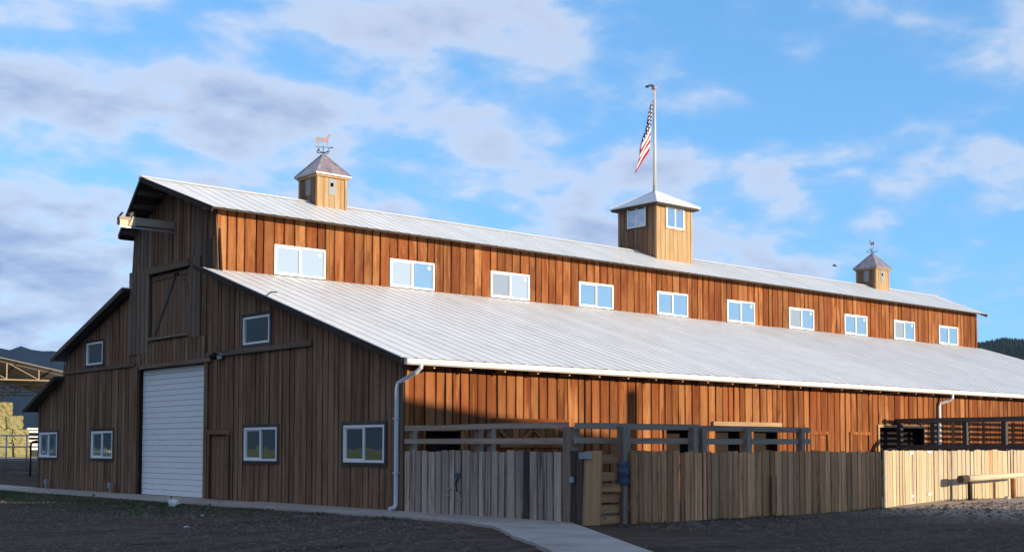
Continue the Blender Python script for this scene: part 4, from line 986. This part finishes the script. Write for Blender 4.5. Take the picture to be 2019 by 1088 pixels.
# slatted windbreak of the next pen (its slats stripe the barn wall with light)
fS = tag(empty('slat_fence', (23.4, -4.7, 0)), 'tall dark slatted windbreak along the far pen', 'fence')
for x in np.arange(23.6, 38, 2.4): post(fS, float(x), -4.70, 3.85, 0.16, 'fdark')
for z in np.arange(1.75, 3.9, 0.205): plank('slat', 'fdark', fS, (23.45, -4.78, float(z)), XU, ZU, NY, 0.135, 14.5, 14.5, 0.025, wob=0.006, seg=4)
# hitching log
ht = tag(empty('hitching_rail', (19.2, -5.75, 0.1)), 'peeled log hitching rail on posts in front of the sunlit fence', 'hitching rail')
MB().tube([(17.35, -5.78, 0.72), (18.4, -5.77, 0.745), (19.8, -5.75, 0.765), (21.35, -5.73, 0.80)], 0.12, 12, radii=[0.105, 0.098, 0.09, 0.075]).build('log', 'log', ht, smooth=True)
MB().tube([(17.02, -5.785, 0.71), (17.42, -5.78, 0.72)], 0.122, 14).build('dark_end', 'fdark', ht, smooth=False)  # darker, slightly wider left end of the log
for x, y in ((17.62, -5.77), (20.45, -5.74)): MB().tube([(x, y, 0), (x, y, 0.68)], 0.075, 10).build('leg', 'fdark' if x < 18 else 'fbrown', ht, smooth=True)

# ================================================================== RABBIT
def rabbit():
    bm = bmesh.new()
    def ell(c, r, rot=None):
        mt = Matrix.Translation(Vector(c)) @ (rot or Matrix()) @ Matrix.Diagonal((*r, 1)); bmesh.ops.create_icosphere(bm, subdivisions=3, radius=1, matrix=mt)
    # local: facing -x
    ell((0.03, 0, 0.095), (0.125, 0.082, 0.092)); ell((0.075, 0.045, 0.075), (0.075, 0.04, 0.072)); ell((0.075, -0.045, 0.075), (0.075, 0.04, 0.072))
    ell((-0.075, 0, 0.095), (0.06, 0.058, 0.075)); ell((-0.115, 0, 0.155), (0.052, 0.042, 0.044)); ell((-0.15, 0, 0.145), (0.028, 0.026, 0.025))
    ell((0.16, 0, 0.075), (0.028, 0.026, 0.028))
    for s in (-1, 1):
        ell((-0.095, s * 0.024, 0.225), (0.016, 0.018, 0.06), Matrix.Rotation(R(s * -10), 4, 'X') @ Matrix.Rotation(R(14), 4, 'Y'))
        ell((-0.085, s * 0.032, 0.035), (0.022, 0.018, 0.045)); ell((-0.10, s * 0.032, 0.012), (0.035, 0.018, 0.014)); ell((0.03, s * 0.062, 0.014), (0.07, 0.022, 0.016))
    me = bpy.data.meshes.new('rabbit'); bm.to_mesh(me); bm.free(); o = bpy.data.objects.new('rabbit', me); COL.objects.link(o)
    md_ = o.modifiers.new('r', 'REMESH'); md_.mode = 'VOXEL'; md_.voxel_size = 0.006
    sm_ = o.modifiers.new('s', 'SMOOTH'); sm_.factor = 0.5; sm_.iterations = 4
    dg = bpy.context.evaluated_depsgraph_get(); m2 = bpy.data.meshes.new_from_object(o.evaluated_get(dg)); o.modifiers.clear(); o.data = m2
    m2.polygons.foreach_set('use_smooth', [True] * len(m2.polygons))
    mt, nt, b = newmat('rabbit_fur'); t = nt.nodes.new('ShaderNodeTexCoord'); s = nt.nodes.new('ShaderNodeSeparateXYZ'); nt.links.new(t.outputs['Object'], s.inputs[0])
    n = noise(nt, t.outputs['Object'], 60, 3, 0.6)
    dark = mathn(nt, 'MULTIPLY', smooth(nt, s.outputs[2], 0.185, 0.20), smooth(nt, s.outputs[1], -0.002, 0.004))
    eye = nt.nodes.new('ShaderNodeVectorMath'); eye.operation = 'DISTANCE'; ab = nt.nodes.new('ShaderNodeVectorMath'); ab.operation = 'ABSOLUTE'; nt.links.new(t.outputs['Object'], ab.inputs[0]); nt.links.new(ab.outputs[0], eye.inputs[0]); eye.inputs[1].default_value = (0.128, 0.036, 0.166)
    dark = mathn(nt, 'MAXIMUM', dark, smooth(nt, eye.outputs['Value'], 0.009, 0.013, 1, 0)); dark = mathn(nt, 'MAXIMUM', dark, smooth(nt, s.outputs[0], -0.165, -0.15, 1, 0))
    c = mixc(nt, dark, mixc(nt, n, (0.62, 0.61, 0.58), (0.80, 0.79, 0.77)), (0.02, 0.018, 0.018))
    nt.links.new(c, b.inputs['Base Color']); b.inputs['Roughness'].default_value = 0.9; bump(nt, b, n, 0.5, 0.005)
    m2.materials.clear(); m2.materials.append(mt)
    o.location = (-2.95, 7.0, gz(-2.95, 7.0)); o.rotation_euler = (0, 0, R(-60)); o.scale = (1.12,) * 3
    tag(o, 'white rabbit with one black ear sitting on the grass before the garage door', 'rabbit')
rabbit()

# ================================================================== BACKGROUND LEFT: hay shed, bales, pipe fence, trailer
shed = empty('hay_shed', (15.4, 76.2, 0.9)); tag(shed, 'open-sided hay shed with tan steel roof trusses behind the barn', 'shed')
SR = Vector((0.757, -0.654, 0)); SF = Vector((0.654, 0.757, 0)); S0 = Vector((15.4, 76.2, 0)); HR = Vector((0.961, -0.276, 0)); HF = Vector((0.276, 0.961, 0))   # S0: where the left frame edge meets the truss
def sp(r, d, z): return S0 + HR * (r * 1.1) + HF * d + Vector((0, 0, z))
def hp(r, d, z): return S0 + SR * r + SF * d + Vector((0, 0, z))
APEX = -7.0; EAVE = 6.3
for d in (0, 8, 16, 24, 32):
    tr = MB(); tr.bar(sp(2 * APEX - EAVE, d, 7.2), sp(EAVE, d, 7.08), 0.10); 
    tr.bar(sp(APEX, d, 10.2), sp(EAVE, d, 7.12), 0.11); tr.bar(sp(APEX, d, 10.2), sp(2 * APEX - EAVE, d, 7.3), 0.11)
    t = tr.build('truss', 'tansteel', shed)
    for r in (-7.0, -3.2, 0.45, 2.65, 4.6):
        z1 = 10.2 + (r - APEX) / (EAVE - APEX) * (7.12 - 10.2); MB().bar(sp(r, d, 7.15), sp(r, d, z1), 0.08).build('web', 'tansteel', t)
    for r0, r1 in ((-3.2, 0.45), (0.45, 2.65)):
        z1 = 10.2 + (r0 - APEX) / (EAVE - APEX) * (7.12 - 10.2); MB().bar(sp(r1, d, 7.15), sp(r0, d, z1), 0.06).build('web', 'tansteel', t)
    for r in (0.62, 6.0) if d else (6.0,): MB().tube([sp(r, d, 0.7), sp(r, d, 7.2)], 0.10, 8).build('post', 'tansteel', shed)
    MB().tube([sp(2 * APEX - EAVE + .3, d, 0.7), sp(2 * APEX - EAVE + .3, d, 7.2)], 0.10, 8).build('post', 'tansteel', shed)
for s, e in ((1, EAVE + 0.7), (-1, 2 * APEX - EAVE - 0.7)):
    ze = 10.2 - (EAVE + 0.7 - APEX) / (EAVE - APEX) * 3.08
    rf = MB().prism([sp(APEX, -0.6, 10.42), sp(e, -0.6, ze + 0.2), sp(e, 33, ze + 0.2), sp(APEX, 33, 10.42)], (0, 0, 1), 0, 0.06).build('roof', 'shedroof', shed)
    for k in range(6):
        f = (k + .5) / 6; a = sp(APEX + (e - APEX) * f, -0.4, 10.33 + (ze + .1 - 10.33) * f); b = sp(APEX + (e - APEX) * f, 32.8, 10.33 + (ze + .1 - 10.33) * f); MB().bar(a, b, 0.08, 0.12).build('purlin', 'soffit', rf)

def bale_mesh(seed):
    rs = random.Random(seed); bm = bmesh.new(); bmesh.ops.create_cube(bm, size=1.0); bmesh.ops.subdivide_edges(bm, edges=bm.edges, cuts=4, use_grid_fill=True)
    for v in bm.verts:
        n = sum(abs(c) > 0.49 for c in v.co); v.co *= (1 - 0.045 * (n - 1)); v.co += Vector((rs.uniform(-.045, .045), rs.uniform(-.05, .05), rs.uniform(-.045, .045)))
    me = bpy.data.meshes.new('hay_bale'); bm.to_mesh(me); bm.free(); me.materials.append(M['hay']); return me
bmeshes = [bale_mesh(i) for i in range(4)]
rotz = math.atan2(HR.y, HR.x); nb = 0
for row, (rmax, zc) in enumerate(((2.25, 0.6), (2.2, 1.72), (1.8, 2.84), (1.05, 3.95))):
    for col in range(4):
        r = rmax - 0.6 - 1.22 * col
        if r < -1.9: break
        for dd in ((2.0,) if row else (2.0,)):
            o = bpy.data.objects.new('hay_bale', bmeshes[(row + col) % 4]); c = sp(r + random.uniform(-.06, .06), dd + 0.35 * row + random.uniform(-.15, .15), 0.85 + zc)
            link(o, None, c); o.rotation_euler = (0, 0, rotz + random.uniform(-.12, .12)); o.scale = (1.30, 1.4, 1.14)
            tag(o, 'yellow hay bale in the %s row of the shed stack, %s' % (('bottom', 'second', 'third', 'top')[row], ('at its right end', 'second from its right end', 'third from its right end', 'fourth from its right end')[col]), 'hay bale', 'hay bales stacked under the shed')

# pipe fence on the bank left of the barn
pf = tag(empty('pipe_fence', (2.5, 34.8, 0.9)), 'grey steel pipe rail fence in front of the hay', 'fence')
P0 = Vector((2.0, 35.29, 0)) - SR * 16; P1 = Vector((3.2, 34.25, 0)) + SR * 3.0
for z in (1.12, 1.7, 2.24): MB().tube([P0 + Vector((0, 0, z)), P1 + Vector((0, 0, z))], 0.032, 8).build('rail', 'steel', pf, smooth=True)
Lp = (P1 - P0).length
for k in range(20):
    c = P0 + SR * (0.37 + k * 0.98); zt = 2.28
    MB().tube([Vector((c.x, c.y, 0.5)), Vector((c.x, c.y, zt))], 0.04, 8).build('post', 'steel', pf, smooth=True)
gp = tag(empty('pipe_gate_post', (2.9, 33.6, 0.5)), 'dark bent pipe hoop beside the barn corner', 'pipe hoop')
c = Vector((2.75, 34.0, 0))
MB().tube([c + Vector((0, 0, 0.3)), c + Vector((0, 0, 1.80)), c + SR * 0.08 + Vector((0, 0, 1.92)), c + SR * 0.25 + Vector((0, 0, 1.96)), c + SR * 1.2 + Vector((0, 0, 1.96)), c + SR * 1.3 + Vector((0, 0, 0.3))], 0.055, 8).build('hoop', 'iron', gp, smooth=True)

# white slatted stock trailer beyond the hay
tl = tag(empty('stock_trailer', (22, 83, 0.9)), 'white slatted stock trailer beyond the hay stack', 'trailer')
def tp(r, d, z): return Vector((19.8, 83.0, 0)) + HR * r + HF * d + Vector((0, 0, z))
b = MB(); b.obox(tp(3.1, 1.1, 1.75), HR, ZU, HF, 2.8, 0.28, 1.05); b.build('lower_body', 'white', tl)
for z in (2.25, 2.65, 3.05): MB().obox(tp(3.1, 0.03, z), HR, ZU, HF, 2.8, 0.10, 0.03).build('slat', 'white', tl)
for r in (0.35, 2.2, 4.0, 5.85): MB().obox(tp(r, 0.03, 2.5), ZU, HR, HF, 0.75, 0.05, 0.045).build('upright', 'white', tl)
b = MB(); b.obox(tp(3.1, 1.1, 3.3), HR, ZU, HF, 2.85, 0.07, 1.1); b.build('roof', 'white', tl)
b = MB(); b.obox(tp(3.1, 1.9, 2.5), HR, ZU, HF, 2.75, 0.75, 0.03); b.build('far_side', 'soffit', tl)
for r in (2.6, 3.6): MB().tube([tp(r, -0.05, 1.2), tp(r, 0.2, 1.2)], 0.36, 14).build('wheel', 'iron', tl)
# parked pickup beyond, only its cab and roof show past the barn corner
tk = tag(empty('parked_pickup', (26, 95, 0.9)), 'pale pickup truck parked beyond the white trailer', 'truck')
def kp(r, d, z): return Vector((24.0, 95.0, 0)) + HR * r + HF * d + Vector((0, 0, 0.9 + (z - 0.9) * 1.3))
prof = [(0, 1.5), (0, 2.35), (1.9, 2.4), (2.2, 3.25), (3.7, 3.3), (4.3, 2.5), (5.5, 2.35), (5.6, 1.5)]
MB().prism([kp(r, 0, z + .3) for r, z in prof], HF, 0, 1.8).build('body', 'white', tk)
MB().prism([kp(r, -0.02, z + .3) for r, z in ((2.15, 2.5), (2.4, 3.1), (3.55, 3.15), (4.0, 2.5))], HF, 0, 1.84).build('side_glass', 'gglass', tk)
for r in (1.1, 4.6): MB().tube([kp(r, -0.06, 1.65), kp(r, 0.2, 1.65)], 0.38, 14).build('wheel', 'iron', tk)

# white rail fence on the west side of the yard (out of frame, mirrored in the left windows)
wf = tag(empty('white_rail_fence', (-10, 40, 0)), 'white rail fence west of the barn', 'fence')
for z in (0.5, 0.95, 1.4): MB().bar((-24, 58, z), (-6.5, 47, z), 0.05, 0.16).build('rail', 'white', wf)
for k in range(8): 
    f = k / 7; MB().box((-24 + 17.5 * f - .06, 58 - 11 * f + .03, 0), (-24 + 17.5 * f + .06, 58 - 11 * f + .15, 1.55)).build('post', 'white', wf)

# ================================================================== NEIGHBOURING BUILDING behind the camera: it shades the yard
nb_ = tag(empty('neighbour_barn', (0, -37, 0)), 'tall barn behind the camera across the yard, walls cream to bounce light', 'barn')
XR = 19.45
MB().add([(-XR, -31, 0), (XR, -31, 0), (XR, -31, 9.3), (0, -31, 11.7), (-XR, -31, 9.3), (-XR, -46, 0), (XR, -46, 0), (XR, -46, 9.3), (0, -46, 11.7), (-XR, -46, 9.3)],
    [(0, 1, 2, 3, 4), (9, 8, 7, 6, 5), (0, 5, 6, 1), (1, 6, 7, 2), (4, 9, 5, 0)]).build('wall', 'cream', nb_)
MB().add([(-XR - .1, -30.9, 9.29), (0, -30.9, 11.72), (XR + .05, -30.9, 9.29), (-XR - .1, -46.2, 9.29), (0, -46.2, 11.72), (XR + .05, -46.2, 9.29), (-XR - .1, -30.9, 9.36), (0, -30.9, 11.79), (XR + .05, -30.9, 9.36), (-XR - .1, -46.2, 9.36), (0, -46.2, 11.79), (XR + .05, -46.2, 9.36)],
    [(0, 1, 4, 3), (1, 2, 5, 4), (6, 9, 10, 7), (7, 10, 11, 8), (0, 6, 7, 1), (1, 7, 8, 2), (3, 4, 10, 9), (4, 5, 11, 10), (0, 3, 9, 6), (2, 8, 11, 5)]).build('roof', 'roof', nb_)
MB().box((-9, -35, 9.9), (10.7, -31.02, 14.0)).build('shade_block', 'cream', nb_)  # unseen block added to keep sun off the ground left of the gable
MB().tube([(XR + 0.33, -31.4, 0), (XR + 0.33, -31.4, 10.95)], 0.24, 12).build('flue', 'steel', nb_)

# ================================================================== SMALL THINGS
bird = MB(); B0 = Vector((40.25, 14.71, 11.87)); D = SR
bird.tube([B0 - D * .13, B0 - D * .08, B0, B0 + D * .09, B0 + D * .13], 0.03, 8, radii=[0.008, 0.03, 0.04, 0.028, 0.006])
for s in (-1, 1): bird.prism([B0 + D * .05, B0 - D * .05, B0 - D * .12 + SF * s * .16 + Vector((0, 0, .05)), B0 - D * .05 + SF * s * .18 + Vector((0, 0, .06))], (0, 0, 1), 0, 0.006)
tag(bird.build('bird', 'iron', None), 'small dark bird flying left of the far cupola', 'bird')
def stone(x, y, r, label, sx=1.0):
    bm = bmesh.new(); bmesh.ops.create_icosphere(bm, subdivisions=2, radius=r)
    for v in bm.verts: v.co = Vector((v.co.x * sx, v.co.y, v.co.z * .7)) * random.uniform(.85, 1.12)
    me = bpy.data.meshes.new('stone'); bm.to_mesh(me); bm.free(); me.materials.append(M['palestone']); o = bpy.data.objects.new('stone', me); link(o, None, (x, y, gz(x, y) + r * .4)); tag(o, label, 'stone')
stone(19.35, -6.1, 0.10, 'pale stone on lit gravel below the hitching log')
stone(-6.6, -1.2, 0.035, 'pale flat stone in the dark yard left of the walk', 2.0)
stone(-4.3, 2.6, 0.04, 'small pale stone near the grass edge before the gable')

# loose gravel: thousands of stones, one object
NP = 26000
pxs = rng.uniform(-16, 16, NP * 3); pys = rng.uniform(-20, 24, NP * 3)
dx = pxs + 18.9; dy = pys + 26.1; dep = dx * 0.6541 + dy * 0.7564; lat = dx * 0.7564 - dy * 0.6541
ok = (dep > 18) & (np.abs(lat / dep) < 0.44) & ~((pxs > -1.75 - 0.8 * np.maximum(-pys - 5, 0)) & (pxs < 0.3) & (pys > -13)) & ~((pxs > -0.3) & (pys > -7.3)) & ~((pxs > 10) & (pys > -7.2))
walk = np.abs(pxs - (-1.0 - (-(pys + 6.0)) * 0.62)) < 1.6
ok &= ~(walk & (pys < -4))
pxs, pys = pxs[ok][:NP], pys[ok][:NP]; pz = hmap(pxs, pys); n = len(pxs)
base = np.array([(1, 0, 0), (0, 1, 0), (-1, 0, 0), (0, -1, 0), (0, 0, 1)], float); sz = rng.gamma(1.4, 0.011, n) + 0.006
ang = rng.random(n) * 6.28; ca, sa = np.cos(ang), np.sin(ang); bx_ = base[None] * np.stack([sz * rng.uniform(.8, 1.6, n), sz * rng.uniform(.7, 1.2, n), sz * rng.uniform(.5, 1.0, n)], -1)[:, None, :]
vx = bx_[..., 0] * ca[:, None] - bx_[..., 1] * sa[:, None] + pxs[:, None]; vy = bx_[..., 0] * sa[:, None] + bx_[..., 1] * ca[:, None] + pys[:, None]; vz = bx_[..., 2] + pz[:, None] + 0.002
VV = np.stack([vx, vy, vz], -1).reshape(-1, 3); FF = (np.array([(0, 1, 4), (1, 2, 4), (2, 3, 4), (3, 0, 4)])[None] + (np.arange(n) * 5)[:, None, None]).reshape(-1, 3)
me = bpy.data.meshes.new('gravel'); me.from_pydata(VV.tolist(), [], FF.tolist()); me.materials.append(M['pebble']); tag(link(bpy.data.objects.new('gravel', me)), 'loose dark gravel strewn over the yard', 'gravel', kind='stuff')
# thin grass in front of the walk
NG = 15000
gx_ = -2.0 - rng.gamma(2.0, 0.95, NG); gy_ = rng.uniform(2, 27, NG); cl = np.sin(gx_ * 2.1 + np.sin(gy_ * 1.3) * 2) * np.sin(gy_ * 1.7 + gx_) 
k_ = (gx_ > -7) & (cl + rng.random(NG) * 1.2 > 0.35) & (rng.random(NG) < np.clip((gy_ - 1) / 8, 0, 1)); gx_, gy_ = gx_[k_], gy_[k_]; 
ew = rng.random((2600, 2)); ex = []; ey = []
for a_, b_ in ew:                                   # weeds along the walk edge and the foot of the fences
    q = a_ * 3
    if q < 1.4: yy = -4.0 + a_ * 3 / 1.4 * 9.0; xx = -1.82 - b_ ** 2 * 0.5 - (0.15 if yy > 3 else 0)
    elif q < 2.4: xx = 1.2 + (q - 1.4) * 9.6; yy = -7.06 - b_ ** 2 * 0.35
    else: xx = 16.6 + (q - 2.4) / 0.6 * 6; yy = -5.35 - b_ ** 2 * 0.5
    if math.sin(xx * 3.1 + yy * 2.3) + math.sin(xx * 1.3 - yy * 1.9) > 0.1: ex.append(xx); ey.append(yy)
gx_ = np.concatenate([gx_, ex]); gy_ = np.concatenate([gy_, ey]); n = len(gx_); gzv = hmap(gx_, gy_)
an = rng.random(n) * 6.28; hh = rng.uniform(0.025, 0.085, n); ww_ = rng.uniform(0.006, 0.014, n); le = rng.normal(0, 0.02, (n, 2))
v0 = np.stack([gx_ - np.cos(an) * ww_, gy_ - np.sin(an) * ww_, gzv], -1); v1 = np.stack([gx_ + np.cos(an) * ww_, gy_ + np.sin(an) * ww_, gzv], -1); v2 = np.stack([gx_ + le[:, 0], gy_ + le[:, 1], gzv + hh], -1)
me = bpy.data.meshes.new('grass'); me.from_pydata(np.stack([v0, v1, v2], 1).reshape(-1, 3).tolist(), [], (np.arange(n * 3).reshape(-1, 3)).tolist()); me.materials.append(M['grass']); tag(link(bpy.data.objects.new('grass', me)), 'thin short grass along the walk before the gable', 'grass', kind='stuff')

# ================================================================== AIR
hz = MB().box((-4400, -4400, -8), (4400, 4400, 420)).build('haze', 'white', None, origin=Vector((0, 0, 0)))
mt = bpy.data.materials.new('thin_air'); mt.use_nodes = True; nt = mt.node_tree; nt.nodes.clear()
pv = nt.nodes.new('ShaderNodeVolumePrincipled'); pv.inputs['Color'].default_value = (0.30, 0.55, 1.0, 1); pv.inputs['Density'].default_value = 0.000055; pv.inputs['Anisotropy'].default_value = 0.0
mo = nt.nodes.new('ShaderNodeOutputMaterial'); nt.links.new(pv.outputs[0], mo.inputs['Volume'])
hz.data.materials.clear(); hz.data.materials.append(mt)
tag(hz, 'thin bluish air over the valley', 'haze', kind='stuff')
